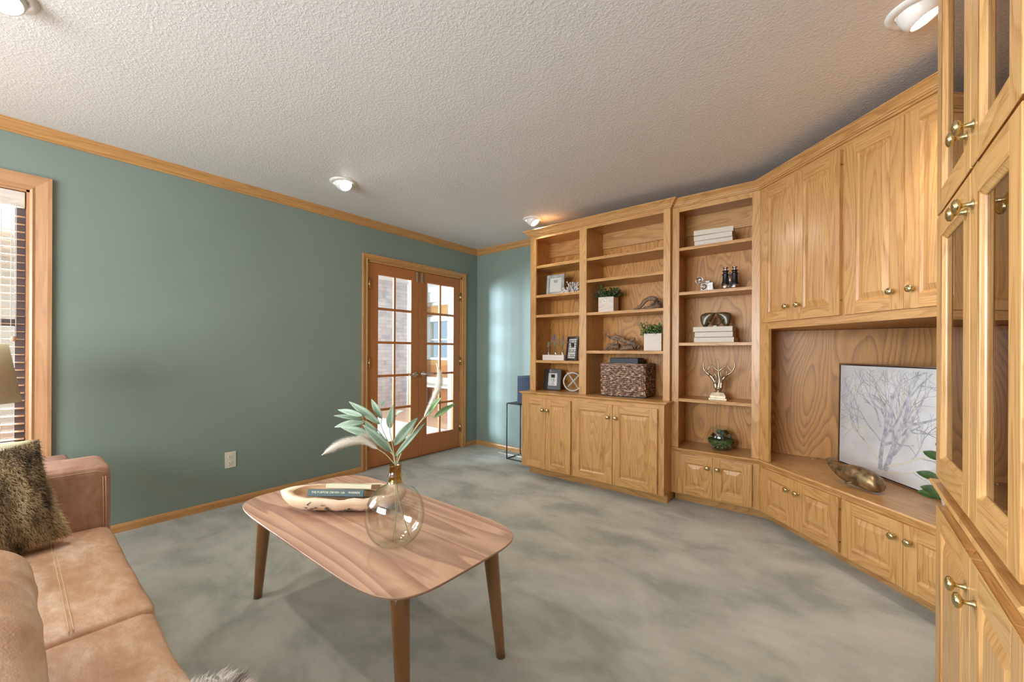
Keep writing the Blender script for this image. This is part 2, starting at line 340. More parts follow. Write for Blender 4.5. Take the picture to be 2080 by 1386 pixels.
# ------------------------------------------------------------------ mesh helpers
class MB:
    def __init__(s): s.v = []; s.f = []; s.uv = []; s.mi = []; s.sm = []
    def face(s, pts, uvs=None, mi=0, smooth=False):
        i = len(s.v); s.v += [tuple(p) for p in pts]; s.f.append(tuple(range(i, i + len(pts))))
        s.uv.append(uvs or [(p[0], p[1]) for p in pts]); s.mi.append(mi); s.sm.append(smooth)
    def box(s, x0, x1, y0, y1, z0, z1, g=2, mi=0, M=None, off=None):
        if x0 > x1: x0, x1 = x1, x0
        if y0 > y1: y0, y1 = y1, y0
        if z0 > z1: z0, z1 = z1, z0
        ou, ov = off or (random.uniform(0, 50), random.uniform(0, 50))
        P = [(x0, y0, z0), (x1, y0, z0), (x1, y1, z0), (x0, y1, z0), (x0, y0, z1), (x1, y0, z1), (x1, y1, z1), (x0, y1, z1)]
        for idx, n in (((0, 1, 5, 4), 1), ((2, 3, 7, 6), 1), ((1, 2, 6, 5), 0), ((3, 0, 4, 7), 0), ((4, 5, 6, 7), 2), ((3, 2, 1, 0), 2)):
            t = [a for a in (0, 1, 2) if a != n]
            if g in t: va, ua = g, [a for a in t if a != g][0]; k = 1
            else: va, ua = t[1], t[0]; k = 0.1
            uvs = [(P[i][ua] + ou, P[i][va] * k + ov) for i in idx]
            pts = [P[i] for i in idx]
            if M: pts = [tuple(M @ Vector(p)) for p in pts]
            s.face(pts, uvs, mi)
        return s
    def grid(s, rows, close_u=False, close_v=False, mi=0, smooth=True, us=None, vs=None, flip=False, uscale=1.0, vscale=1.0):
        """rows: list of lists of points (shared verts)"""
        n, m_ = len(rows), len(rows[0]); base = len(s.v)
        for r in rows: s.v += [tuple(p) for p in r]
        for i in range(n if close_v else n - 1):
            for j in range(m_ if close_u else m_ - 1):
                a = (i, j); b_ = (i, j + 1); c = (i + 1, j + 1); d = (i + 1, j)
                q = [a, b_, c, d] if not flip else [d, c, b_, a]
                s.f.append(tuple(base + (x[0] % n) * m_ + (x[1] % m_) for x in q))
                s.uv.append([(x[1] * uscale, x[0] * vscale) for x in q]); s.mi.append(mi); s.sm.append(smooth)
        return s
    def cap(s, pts, mi=0, flip=False):
        s.face(pts[::-1] if flip else pts, None, mi, False)
    def lathe(s, prof, cx=0, cy=0, cz=0, seg=24, mi=0, M=None, smooth=True):
        rows = []
        for r, z in prof:
            row = [Vector((cx + r * math.cos(2 * PI * k / seg), cy + r * math.sin(2 * PI * k / seg), cz + z)) for k in range(seg)]
            if M: row = [M @ p for p in row]
            rows.append(row)
        s.grid(rows, close_u=True, mi=mi, smooth=smooth, uscale=0.02, vscale=0.02)
        return s
    def tube(s, pts, rad, seg=8, mi=0, cap=True, flat=1.0, up=None):
        pts = [Vector(p) for p in pts]; n = len(pts)
        if not isinstance(rad, (list, tuple)): rad = [rad] * n
        t = (pts[1] - pts[0]).normalized()
        nrm = Vector(up) if up else (Vector((0, 0, 1)) if abs(t.z) < 0.9 else Vector((1, 0, 0)))
        rows = []
        for i in range(n):
            t = (pts[min(i + 1, n - 1)] - pts[max(i - 1, 0)]).normalized()
            nrm = (nrm - t * nrm.dot(t))
            nrm = nrm.normalized() if nrm.length > 1e-6 else t.orthogonal().normalized()
            bn = t.cross(nrm)
            rows.append([pts[i] + (bn * math.cos(2 * PI * k / seg) + nrm * math.sin(2 * PI * k / seg) * flat) * rad[i] for k in range(seg)])
        s.grid(rows, close_u=True, mi=mi, uscale=0.01, vscale=0.05)
        if cap:
            s.cap(rows[0], mi); s.cap(rows[-1], mi, True)
        return s
    def sweep(s, path, prof, d0=None, d1=None, mi=0, closed=False):
        """profile (out, z) swept along plan path; out is to the right of travel. d0/d1: neighbour directions for mitres"""
        P = [Vector((p[0], p[1])) for p in path]; n = len(P); rows = []
        dirs = [(P[i + 1] - P[i]).normalized() for i in range(n - 1)]
        L = 0; ou = random.uniform(0, 40)
        for i in range(n):
            a = dirs[i - 1] if i > 0 else (Vector(d0).normalized() if d0 else dirs[0])
            b_ = dirs[i] if i < n - 1 else (Vector(d1).normalized() if d1 else dirs[-1])
            na = Vector((a.y, -a.x)); nb = Vector((b_.y, -b_.x))
            mm = (na + nb); mm = mm / mm.length_squared * 2 if mm.length > 1e-6 else na
            rows.append([(P[i].x + mm.x * o, P[i].y + mm.y * o, z) for o, z in prof])
        acc = [0]
        for i in range(1, n): acc.append(acc[-1] + (P[i] - P[i - 1]).length)
        k = len(prof); pl = [0]
        for j in range(1, k): pl.append(pl[-1] + math.hypot(prof[j][0] - prof[j - 1][0], prof[j][1] - prof[j - 1][1]))
        for i in range(n - 1):
            for j in range(k - 1):
                s.face([rows[i][j], rows[i][j + 1], rows[i + 1][j + 1], rows[i + 1][j]],
                       [(pl[j] + ou + i * 3, acc[i]), (pl[j + 1] + ou + i * 3, acc[i]), (pl[j + 1] + ou + i * 3, acc[i + 1]), (pl[j] + ou + i * 3, acc[i + 1])], mi)
        s.face(rows[0][::-1], None, mi); s.face(rows[-1], None, mi)
        return s
    def build(s, name, mats, parent=None, bevel=0, subsurf=0, loc=None, smooth=None):
        me = bpy.data.meshes.new(name); me.from_pydata(s.v, [], s.f); me.update()
        ul = me.uv_layers.new(name='UVMap'); k = 0
        for fi, uvs in enumerate(s.uv):
            for q in uvs: ul.data[k].uv = q; k += 1
        if not isinstance(mats, (list, tuple)): mats = [mats]
        for mm in mats: me.materials.append(mm)
        for p, mi, sm in zip(me.polygons, s.mi, s.sm):
            p.material_index = mi; p.use_smooth = sm if smooth is None else smooth
        bm = bmesh.new(); bm.from_mesh(me)
        bmesh.ops.remove_doubles(bm, verts=bm.verts, dist=1e-5)
        bmesh.ops.recalc_face_normals(bm, faces=bm.faces)
        bm.to_mesh(me); bm.free()
        o = bpy.data.objects.new(name, me); C.objects.link(o)
        if parent: o.parent = parent
        if loc: o.location = loc
        if bevel:
            md = o.modifiers.new('bevel', 'BEVEL'); md.width = bevel; md.segments = 2; md.limit_method = 'ANGLE'; md.angle_limit = 0.6
        if subsurf:
            md = o.modifiers.new('sub', 'SUBSURF'); md.levels = subsurf; md.render_levels = subsurf
        return o
def thing(name, label, cat, loc=(0, 0, 0), rz=0, group=None):
    o = bpy.data.objects.new(name, None); C.objects.link(o); o.location = loc; o.rotation_euler = (0, 0, rz)
    o.empty_display_size = 0.1
    o['label'] = label; o['category'] = cat
    if group: o['group'] = group
    return o
def tag(o, label, cat, group=None):
    o['label'] = label; o['category'] = cat
    if group: o['group'] = group
    return o
def struct(o): o['kind'] = 'structure'; return o
def copy_tree(o, parent=None):
    c = o.copy(); C.objects.link(c); c.parent = parent
    for ch in [x for x in bpy.data.objects if x.parent == o]: copy_tree(ch, c)
    return c
def rot(axis, a): return Matrix.Rotation(a, 4, axis)
def T(x, y, z): return Matrix.Translation((x, y, z))

# ------------------------------------------------------------------ room shell
XL, YB, XR, YF, H = -3.60, 3.74, 0.985, -2.6, 2.44
W1 = dict(y0=-1.30, y1=0.075, z0=0.60, z1=2.075)       # left window opening
D1 = dict(y0=2.20, y1=3.475, z0=0.0, z1=2.062)         # french door opening
def wall_with_holes(name, axis, pos, thick, a0, a1, z0, z1, holes, mat, back=None):
    mb = MB()
    def slab(p0, p1, q0, q1):
        if p1 - p0 < 1e-4 or q1 - q0 < 1e-4: return
        if axis == 'x': mb.box(pos - thick, pos, p0, p1, q0, q1)
        else: mb.box(p0, p1, pos, pos + thick, q0, q1)
    cur = a0
    for h0, h1, zz0, zz1 in sorted(holes):
        slab(cur, h0, z0, z1); slab(h0, h1, z0, zz0); slab(h0, h1, zz1, z1); cur = h1
    slab(cur, a1, z0, z1)
    return struct(mb.build(name, mat))
wall_with_holes('wall_left', 'x', XL, 0.14, YF, YB, 0, H, [(W1['y0'], W1['y1'], W1['z0'], W1['z1']), (D1['y0'], D1['y1'], D1['z0'], D1['z1'])], M['green'])
wall_with_holes('wall_back', 'y', YB, 0.14, XL - 0.14, XR + 0.14, 0, H, [], M['green'])
wall_with_holes('wall_right', 'x', XR + 0.14, 0.14, YF, YB, 0, H, [], M['green'])
wall_with_holes('wall_front', 'y', YF - 0.14, 0.14, XL - 0.14, XR + 0.14, 0, H, [(-2.8, -0.2, 0.65, 2.15)], M['green'])
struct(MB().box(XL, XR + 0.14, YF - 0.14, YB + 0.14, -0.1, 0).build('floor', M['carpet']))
struct(MB().box(XL - 0.14, XR + 0.14, YF - 0.14, YB + 0.14, H, H + 0.1).build('ceiling', M['ceiling']))

CROWN = [(0, 2.378), (0.008, 2.378), (0.010, 2.386), (0.020, 2.392), (0.026, 2.404), (0.040, 2.416), (0.052, 2.424), (0.054, 2.432), (0.060, 2.434), (0.060, 2.44), (0, 2.44)]
struct(MB().sweep([(XL, YF), (XL, YB)], CROWN, d1=(1, 0)).build('trim_1', M['oak_trim']))
struct(MB().sweep([(XL, YB), (-2.40, YB)], CROWN, d0=(0, 1)).build('trim_2', M['oak_trim']))
BASE = [(0, 0), (0.014, 0), (0.014, 0.036), (0.010, 0.046), (0.004, 0.052), (0, 0.052)]
struct(MB().sweep([(XL, YF), (XL, 2.16)], BASE).build('baseboard_left', M['oak_trim']))
struct(MB().sweep([(XL, 3.515), (XL, YB), (-2.39, YB)], BASE).build('baseboard_back', M['oak_trim']))

# casing profile around an opening in the left wall (local: a along y, z up)
def casing(name, y0, y1, z0, z1, w, full, mat):
    prof = [(0, 0), (0, 0.010), (w * 0.12, 0.016), (w * 0.25, 0.011), (w * 0.45, 0.014), (w * 0.8, 0.021), (w, 0.021), (w, 0)]
    pts = [(y0, z0), (y0, z1), (y1, z1), (y1, z0)]
    mb = MB()
    segs = [((y0, z0), (y0, z1), (-1, 0)), ((y0, z1), (y1, z1), (0, 1)), ((y1, z1), (y1, z0), (1, 0))]
    if full: segs.append(((y1, z0), (y0, z0), (0, -1)))
    for si, (a, b_, nn) in enumerate(segs):
        d = ((b_[0] - a[0]), (b_[1] - a[1])); L = math.hypot(*d); d = (d[0] / L, d[1] / L)
        e0 = 1 if (si > 0 or full) else 0; e1 = 1 if (si < len(segs) - 1 or full) else 0
        ou = random.uniform(0, 30)
        for (o0, h0), (o1, h1) in zip(prof, prof[1:]):
            def P(base, o, h, e, sgn):
                return (XL + h, base[0] + nn[0] * o + sgn * d[0] * o * e, base[1] + nn[1] * o + sgn * d[1] * o * e)
            mb.face([P(a, o0, h0, e0, -1), P(a, o1, h1, e0, -1), P(b_, o1, h1, e1, 1), P(b_, o0, h0, e1, 1)],
                    [(o0 + ou, 0), (o1 + ou, 0), (o1 + ou, L), (o0 + ou, L)])
    return struct(mb.build(name, mat))
casing('trim_3', D1['y0'], D1['y1'], 0, D1['z1'], 0.055, False, M['oak_trim'])
casing('trim_4', W1['y0'], W1['y1'], W1['z0'], W1['z1'], 0.085, True, M['oak_window'])
# jambs
jb = MB()
for yy in (D1['y0'], D1['y1'] - 0.018): jb.box(XL - 0.15, XL, yy, yy + 0.018, 0, D1['z1'])
jb.box(XL - 0.15, XL, D1['y0'], D1['y1'], D1['z1'] - 0.018, D1['z1'], g=1)
struct(jb.build('trim_5', M['oak_trim']))
struct(MB().box(XL - 0.13, XL + 0.004, D1['y0'], D1['y1'], 0, 0.012, g=1).build('trim_6', M['nickel']))

# ---- french doors
def french_leaf(name, y0, y1, hinge_side):
    x1, x0 = XL - 0.012, XL - 0.050
    z0, z1 = 0.014, 2.042
    sw = 0.108
    rails = MB()
    g0, g1 = y0 + sw, y1 - sw * 0.98
    zb, zt = 0.235, 1.935
    rails.box(x0, x1, y0, g0, z0, z1); rails.box(x0, x1, g1, y1, z0, z1)
    rails.box(x0, x1, g0, g1, z0, zb, g=1); rails.box(x0, x1, g0, g1, zt, z1, g=1)
    d = rails.build(name, M['fir'], bevel=0.003); struct(d)
    mun = MB()
    yc = (g0 + g1) / 2
    mun.box(x0 + 0.006, x1 - 0.006, yc - 0.012, yc + 0.012, zb, zt)
    ph = (zt - zb) / 5
    for k in range(1, 5):
        mun.box(x0 + 0.008, x1 - 0.004, g0, g1, zb + ph * k - 0.013, zb + ph * k + 0.013, g=1)
    mun.build('muntin_grid', M['fir'], d, bevel=0.004)
    gl = MB().box(x0 + 0.017, x0 + 0.020, g0 - 0.005, g1 + 0.005, zb - 0.005, zt + 0.005).build('glass_pane', M['glass'], d)
    # lever handle
    ky = (y1 - 0.055) if hinge_side < 0 else (y0 + 0.055)
    hb = MB(); R = T(x1, ky, 0.916) @ rot('Y', PI / 2)
    hb.lathe([(0, 0), (0.031, 0), (0.031, 0.006), (0.026, 0.011), (0.012, 0.013), (0.011, 0.045), (0, 0.045)], M=R)
    sg = 1 if hinge_side > 0 else -1
    hb.tube([(x1 + 0.042, ky, 0.916), (x1 + 0.048, ky + sg * 0.03, 0.918), (x1 + 0.046, ky + sg * 0.07, 0.913), (x1 + 0.044, ky + sg * 0.11, 0.915)], [0.010, 0.009, 0.008, 0.007], flat=0.8)
    hb.build('door_handle', M['nickel'], d, smooth=True)
    for hz in (0.25, 1.05, 1.83):
        hy = y0 if hinge_side < 0 else y1
        hg = MB(); hg.lathe([(0, 0), (0.0065, 0), (0.0065, 0.09), (0, 0.09)], hy, 0, 0, seg=10)
        hg2 = MB(); hg2.lathe([(0, -0.05), (0.007, -0.05), (0.007, 0.05), (0, 0.05)], XL + 0.002, hy, hz, seg=10)
        hg2.box(XL - 0.010, XL - 0.006, hy - 0.02, hy + 0.02, hz - 0.045, hz + 0.045)
        hg2.build('hinge', M['brass'], d)
    by = (y1 - 0.03) if hinge_side < 0 else (y0 + 0.03)
    MB().box(x1, x1 + 0.012, by - 0.011, by + 0.011, 1.925, 2.03).build('flush_bolt', M['nickel'], d, bevel=0.003)
    return d
french_leaf('door_1', 2.222, 2.838, -1)
french_leaf('door_2', 2.842, 3.455, 1)

# ---- left window with blind
wr = struct(MB().box(XL - 0.10, XL - 0.06, W1['y0'] + 0.001, W1['y1'] - 0.001, W1['z0'], W1['z0'] + 0.05, g=1).box(XL - 0.10, XL - 0.06, W1['y0'], W1['y1'], W1['z1'] - 0.05, W1['z1'], g=1)
    .box(XL - 0.10, XL - 0.06, W1['y0'], W1['y0'] + 0.06, W1['z0'], W1['z1']).box(XL - 0.10, XL - 0.06, W1['y1'] - 0.052, W1['y1'] - 0.012, W1['z0'], W1['z1'])
    .box(XL - 0.10, XL - 0.06, -0.64, -0.58, W1['z0'], W1['z1']).box(XL - 0.10, XL - 0.065, W1['y0'], W1['y1'], 1.30, 1.34, g=1).build('window_1', M['win_dark']))
MB().box(XL - 0.083, XL - 0.080, W1['y0'] + 0.02, W1['y1'] - 0.04, W1['z0'] + 0.02, W1['z1'] - 0.02).build('glass_pane', M['glass'], wr)
jm = MB()
jm.box(XL - 0.14, XL, W1['y1'] - 0.012, W1['y1'], W1['z0'], W1['z1']); jm.box(XL - 0.14, XL, W1['y0'], W1['y0'] + 0.012, W1['z0'], W1['z1'])
jm.box(XL - 0.14, XL, W1['y0'], W1['y1'], W1['z1'] - 0.012, W1['z1'], g=1); jm.box(XL - 0.14, XL + 0.002, W1['y0'], W1['y1'], W1['z0'], W1['z0'] + 0.02, g=1)
jm.build('window_frame', M['oak_window'], wr)
bl = thing('window_blind', 'wooden horizontal blind with open slats hanging in the left window', 'blind', (XL - 0.028, -0.6, 0))
by0, by1 = W1['y0'] + 0.02 + 0.6, W1['y1'] - 0.016 + 0.6
MB().box(-0.027, 0.020, by0 - 0.0, by1 + 0.0, 1.975, 2.06, g=1).build('valance', M['crate'], bl, bevel=0.004)
nsl = 30
for k in range(nsl):
    z = 0.66 + k * 0.0435
    mb = MB(); mm = T(0, 0, z) @ rot('Y', 0.06)
    mb.box(-0.024, 0.024, by0, by1, -0.0015, 0.0015, g=1, M=mm)
    mb.build('slat', M['slat'], bl)
cd = MB()
for yy in (by0 + 0.15, (by0 + by1) / 2, by1 - 0.085):
    for dx in (-0.025, 0.025): cd.tube([(dx, yy, 0.64), (dx, yy, 1.98)], 0.0012, seg=5)
for yy in (by1 - 0.05, by1 - 0.032): cd.tube([(0.03, yy, 1.24), (0.03, yy, 1.99)], 0.0016, seg=5)
cd.build('cord', M['cord'], bl)
ts = MB(); ts.lathe([(0, 0), (0.009, 0.004), (0.011, 0.02), (0.004, 0.032), (0, 0.032)], 0.03, by1 - 0.041, 1.21, seg=12)
ts.build('tassel', M['slat'], bl)
MB().box(-0.02, 0.02, by0, by1, 0.628, 0.646, g=1).build('bottom_rail', M['slat'], bl, bevel=0.003)

# rear window (behind the camera, gives the room its daylight)
w2 = struct(MB().box(-2.8, -2.75, YF - 0.1, YF - 0.05, 0.65, 2.15).box(-0.25, -0.2, YF - 0.1, YF - 0.05, 0.65, 2.15).box(-1.53, -1.47, YF - 0.1, YF - 0.05, 0.65, 2.15)
     .box(-2.8, -0.2, YF - 0.1, YF - 0.05, 0.65, 0.70, g=0).box(-2.8, -0.2, YF - 0.1, YF - 0.05, 2.10, 2.15, g=0).build('window_2', M['oak_window']))

# outlet
ot = thing('wall_outlet', 'ivory duplex wall outlet low on the green wall', 'outlet', (XL, 1.062, 0.34))
MB().box(0, 0.006, -0.036, 0.036, -0.060, 0.060).build('cover_plate', M['white_plastic'], ot, bevel=0.002)
for dz in (-0.024, 0.024):
    MB().box(0.005, 0.009, -0.017, 0.017, dz - 0.015, dz + 0.015).build('socket', M['white_plastic'], ot, bevel=0.003)
    s_ = MB()
    for yy in (-0.007, 0.007): s_.box(0.0085, 0.0095, yy - 0.0015, yy + 0.0015, dz - 0.004, dz + 0.006)
    s_.box(0.0085, 0.0095, -0.002, 0.002, dz - 0.011, dz - 0.007)
    s_.build('slot', M['ink'], ot)

# ------------------------------------------------------------------ recessed ceiling lights
def ceiling_light(x, y, aim, tilt, label, power, drop=0.02, size=0.075):
    t = thing('recessed_light', label, 'ceiling light', (x, y, H))
    MB().lathe([(0.062, -0.002), (0.064, -0.010), (0.080, -0.012), (0.092, -0.006), (0.094, 0.0)], seg=40).build('trim_ring', M['light_white'], t)
    A = rot('Z', aim) @ rot('Y', tilt)      # eyeball axis: -z tilted towards +x then turned by aim
    eb = MB(); eb.lathe([(0.060, 0.02), (0.062, -0.005), (0.058, -0.030), (0.050, -0.046), (0.046, -0.048), (0.044, -0.040)], M=T(0, 0, -drop + 0.02) @ A, seg=32)
    eb.build('eyeball', M['light_white'], t)
    lm = MB(); mm = T(0, 0, -drop + 0.02) @ A
    lm.lathe([(0, -0.042), (0.02, -0.0415), (0.044, -0.038)], M=mm, seg=28)
    lm.build('lamp', M['lamp_bulb'], t)
    d = bpy.data.lights.new('recessed_lamp', 'SPOT'); d.energy = power; d.color = (1.0, 0.93, 0.83); d.spot_size = math.radians(115); d.spot_blend = 0.8; d.shadow_soft_size = 0.045
    o = bpy.data.objects.new('lamp_beam', d); C.objects.link(o); o.parent = t
    o.matrix_local = T(0, 0, -drop + 0.02) @ A @ T(0, 0, -0.060)
    return t
LG = 'recessed eyeball ceiling lights'
ceiling_light(-2.925, 1.584, 0.12, -0.78, 'round recessed light glowing above the green wall, left of the doors', 38)
ceiling_light(-2.310, 3.160, 0.25, -0.60, 'tilted eyeball light on the ceiling by the left end of the bookcase', 38)
ceiling_light(0.215, 2.115, 0.2, -0.45, 'large recessed light at the top right corner beside the display cabinet', 34)
ceiling_light(-2.33, -0.02, 0.4, -0.4, 'recessed light at the top left edge of the ceiling', 38)

# ------------------------------------------------------------------ cabinetry
def knob(parent, x, y, z, s=1.0):
    """brass knob pointing to local -y"""
    k = MB(); R = T(x, y, z) @ rot('X', PI / 2)
    k.lathe([(0, 0), (0.009 * s, 0), (0.009 * s, 0.002), (0.0055 * s, 0.006), (0.0045 * s, 0.014), (0.006 * s, 0.018), (0.013 * s, 0.021), (0.0165 * s, 0.025), (0.0150 * s, 0.030), (0.009 * s, 0.033), (0, 0.034)], M=R, seg=20)
    return k.build('knob', M['brass'], parent, smooth=True)
def panel_door(parent, x0, x1, z0, z1, y, knob_at=None, hinge=None, st=0.062, th=0.020):
    """raised-panel door whose back lies at local y, front at y-th"""
    d = MB(); f = y - th
    d.box(x0, x0 + st, f, y, z0, z1); d.box(x1 - st, x1, f, y, z0, z1)
    d.box(x0 + st, x1 - st, f, y, z0, z0 + st, g=0); d.box(x0 + st, x1 - st, f, y, z1 - st, z1, g=0)
    # bead + raised field as nested rings
    ou, ov = random.uniform(0, 40), random.uniform(0, 40)
    rings = [(st - 0.002, f + 0.0005), (st + 0.006, f + 0.007), (st + 0.010, f + 0.010), (st + 0.012, f + 0.010), (st + 0.036, f + 0.002), (st + 0.037, f + 0.001)]
    def R(i, yy): return [(x0 + i, yy, z0 + i), (x1 - i, yy, z0 + i), (x1 - i, yy, z1 - i), (x0 + i, yy, z1 - i)]
    prev = R(*rings[0])
    for r in rings[1:]:
        cur = R(*r)
        for k in range(4):
            q = [prev[k], prev[(k + 1) % 4], cur[(k + 1) % 4], cur[k]]
            d.face(q, [(p[0] + ou, p[2] + ov) for p in q])
        prev = cur
    d.face(prev, [(p[0] + ou, p[2] + ov) for p in prev])
    o = d.build('door', M['oak'], parent, bevel=0.0025)
    if knob_at: knob(o, knob_at[0], f, knob_at[1])
    if hinge is not None:
        for hz in (z0 + 0.06, z1 - 0.06) if z1 - z0 < 0.5 else (z0 + 0.08, z1 - 0.08):
            MB().box(hinge - 0.003, hinge + 0.003, f + 0.006, f + 0.012, hz - 0.003, hz + 0.003).build('hinge', M['brass_dark'], o)
    return o
def glass_door(parent, x0, x1, z0, z1, y, knob_at=None, st=0.055, th=0.020):
    d = MB(); f = y - th
    d.box(x0, x0 + st, f, y, z0, z1); d.box(x1 - st, x1, f, y, z0, z1)
    d.box(x0 + st, x1 - st, f, y, z0, z0 + st, g=0); d.box(x0 + st, x1 - st, f, y, z1 - st, z1, g=0)
    i0, i1 = st - 0.001, st + 0.010
    def R(i, yy): return [(x0 + i, yy, z0 + i), (x1 - i, yy, z0 + i), (x1 - i, yy, z1 - i), (x0 + i, yy, z1 - i)]
    for (ia, ya), (ib, yb) in (((i0, f + 0.001), (i0 + 0.004, f + 0.005)), ((i0 + 0.004, f + 0.005), (i1, f + 0.010)), ((i1, f + 0.010), (i1, y))):
        A, B_ = R(ia, ya), R(ib, yb)
        for k in range(4):
            q = [A[k], A[(k + 1) % 4], B_[(k + 1) % 4], B_[k]]
            d.face(q, [(p[0] + 5, p[2]) for p in q])
    o = d.build('door', M['oak'], parent, bevel=0.002)
    MB().box(x0 + i1 - 0.003, x1 - i1 + 0.003, f + 0.012, f + 0.015, z0 + i1 - 0.003, z1 - i1 + 0.003).build('glass_pane', M['cab_glass'], o)
    if knob_at: knob(o, knob_at[0], f, knob_at[1])
    return o
def shelf(parent, x0, x1, y0, y1, ztop, th=0.024):
    s = MB(); s.box(x0, x1, y0 + 0.012, y1, ztop - th + 0.003, ztop, g=0)
    prof = [(0, ztop), (-0.001, ztop)]
    # beaded nose
    ys = [(0.012, 0), (0.003, 0), (0.0, 0.003), (0.0, 0.008), (0.003, 0.010), (0.003, 0.013), (0.0, 0.015), (0.0, 0.021), (0.003, th), (0.014, th)]
    for (a, za), (b_, zb) in zip(ys, ys[1:]):
        s.face([(x0, y0 + a, ztop - za), (x1, y0 + a, ztop - za), (x1, y0 + b_, ztop - zb), (x0, y0 + b_, ztop - zb)],
               [(za + 3, x0), (za + 3, x1), (zb + 3, x1), (zb + 3, x0)])
    return s.build('shelf', M['oak'], parent)
CAB_TOP = 2.347
def cab_crown(zc, ztop, c):
    h = ztop - zc
    return [(0, zc), (0.010, zc), (0.013, zc + 0.08 * h), (0.013, zc + 0.17 * h), (0.020, zc + 0.20 * h), (0.022, zc + 0.30 * h), (0.026, zc + 0.34 * h),
            (0.030, zc + 0.48 * h), (0.040, zc + 0.66 * h), (c - 0.006, zc + 0.80 * h), (c - 0.004, zc + 0.86 * h), (c, zc + 0.88 * h), (c, ztop), (0, ztop)]
NOSE = lambda zt, th, n: [(0, zt - th), (0.004, zt - th), (0.006, zt - th + 0.005), (n * 0.55, zt - th * 0.62), (n * 0.6, zt - th * 0.5), (n - 0.003, zt - th * 0.42), (n, zt - th * 0.30), (n, zt - 0.005), (n - 0.004, zt), (0.0, zt), (0.0, zt - th)]

# ---- base cabinet 1 (left, tall) : local x to the right, y into the cabinet
U1 = thing('base_cabinet', 'oak base cabinet with four tall raised panel doors under the wide bookcase', 'cabinet', (-2.386, 3.102, 0))
WU = 1.349; DEP = YB - 3.102 - 0.002
b_ = MB(); b_.box(0, 0.018, 0.018, DEP, 0.085, 0.766); b_.box(WU - 0.018, WU, 0.0192, DEP, 0.085, 0.766, g=2); b_.box(WU - 0.028, WU - 0.010, 0.108, DEP, 0.0, 0.0849, g=1); b_.box(0.018, WU - 0.018, 0.02, DEP, 0.085, 0.103, g=0)
b_.box(0.018, WU - 0.018, DEP - 0.01, DEP, 0.085, 0.766, g=2); b_.build('carcass', M['oak'], U1)
ff = MB()
for a, c in ((0, 0.055), (0.535, 0.587), (1.297, WU)): ff.box(a, c, 0, 0.019, 0.085, 0.766)
for a, c in ((0.055, 0.535), (0.587, 1.297)):
    ff.box(a, c, 0, 0.019, 0.085, 0.105, g=0); ff.box(a, c, 0, 0.019, 0.73, 0.766, g=0)
ff.build('face_frame', M['oak'], U1, bevel=0.001)
MB().box(0.0181, WU - 0.0281, 0.108, 0.122, 0.0, 0.0849, g=0).build('toe_kick', M['oak'], U1)
DZ0, DZ1 = 0.095, 0.738
panel_door(U1, 0.048, 0.287, DZ0, DZ1, 0, knob_at=(0.262, 0.637), st=0.054)
panel_door(U1, 0.289, 0.549, DZ0, DZ1, 0, knob_at=(0.314, 0.637), hinge=0.552, st=0.054)
panel_door(U1, 0.574, 0.938, DZ0, DZ1, 0, knob_at=(0.905, 0.637))
panel_door(U1, 0.941, 1.303, DZ0, DZ1, 0, knob_at=(0.972, 0.637), hinge=1.306)
# side panel of this base reaches back to the next unit; worktop
wt = thing('worktop', 'oak worktop carrying the wide two bay bookcase, with rounded nosing', 'worktop', (-2.386, 3.102, 0))
MB().box(0.0, WU, 0.0, DEP, 0.768, 0.790, g=0).sweep([(0, DEP), (0, 0), (WU, 0), (WU, 0.158)][::1], NOSE(0.790, 0.024, 0.021)).build('slab', M['oak'], wt)

# ---- wide bookcase
BK = thing('bookcase', 'wide oak bookcase with two bays of open shelves on the left worktop', 'bookcase', (-2.384, 3.228, 0))
BW = 1.345; BD = 3.56 - 3.228; ZB, ZT = 0.7905, 2.31
s_ = MB(); s_.box(0, 0.02, 0.019, YB - 3.23, ZB, ZT); s_.build('side_panel', M['oak'], BK)
s_ = MB(); s_.box(BW - 0.02, BW, 0.019, YB - 3.23, ZB, ZT); s_.build('side_panel', M['oak'], BK)
s_ = MB(); s_.box(0.548, 0.566, 0.019, BD, ZB, ZT); s_.box(0.600, 0.618, 0.019, BD, ZB, ZT); s_.build('divider', M['oak'], BK)
ff = MB()
ff.box(0, 0.066, 0, 0.019, ZB, ZT); ff.box(0.547, 0.618, 0, 0.019, ZB, ZT); ff.box(1.293, BW, 0, 0.019, ZB, ZT)
ff.box(0.066, 0.547, 0, 0.019, 2.262, ZT, g=0); ff.box(0.618, 1.293, 0, 0.019, 2.262, ZT, g=0)
ff.build('face_frame', M['oak'], BK, bevel=0.001)
MB().box(0.02, 0.548, BD, BD + 0.012, ZB, ZT).box(0.618, BW - 0.02, BD, BD + 0.012, ZB, ZT).build('back_panel', M['oak_panel'], BK)
MB().box(0.0205, 0.5475, BD - 0.018, BD - 0.0002, 2.14, 2.285, g=0).box(0.6185, BW - 0.0205, BD - 0.018, BD - 0.0002, 2.14, 2.285, g=0).build('hanging_rail', M['oak'], BK)
MB().box(0.0205, 0.5475, 0.0195, BD - 0.0005, 2.285, 2.30, g=0).box(0.6185, BW - 0.0205, 0.0195, BD - 0.0005, 2.285, 2.30, g=0).build('top_panel', M['oak'], BK)
MB().sweep([(0, YB - 3.23), (0, 0), (BW, 0), (BW, 0.038)], cab_crown(2.291, CAB_TOP, 0.057)).box(0.0, BW, 0.0, YB - 3.23, 2.311, CAB_TOP - 0.001, g=0).build('crown_molding', M['oak'], BK)
for z in (2.001, 1.716, 1.524, 1.086): shelf(BK, 0.021, 0.547, 0.020, BD - 0.0005, z) if False else shelf(BK, 0.067, 0.546, 0.004, 0.018, z) if False else None
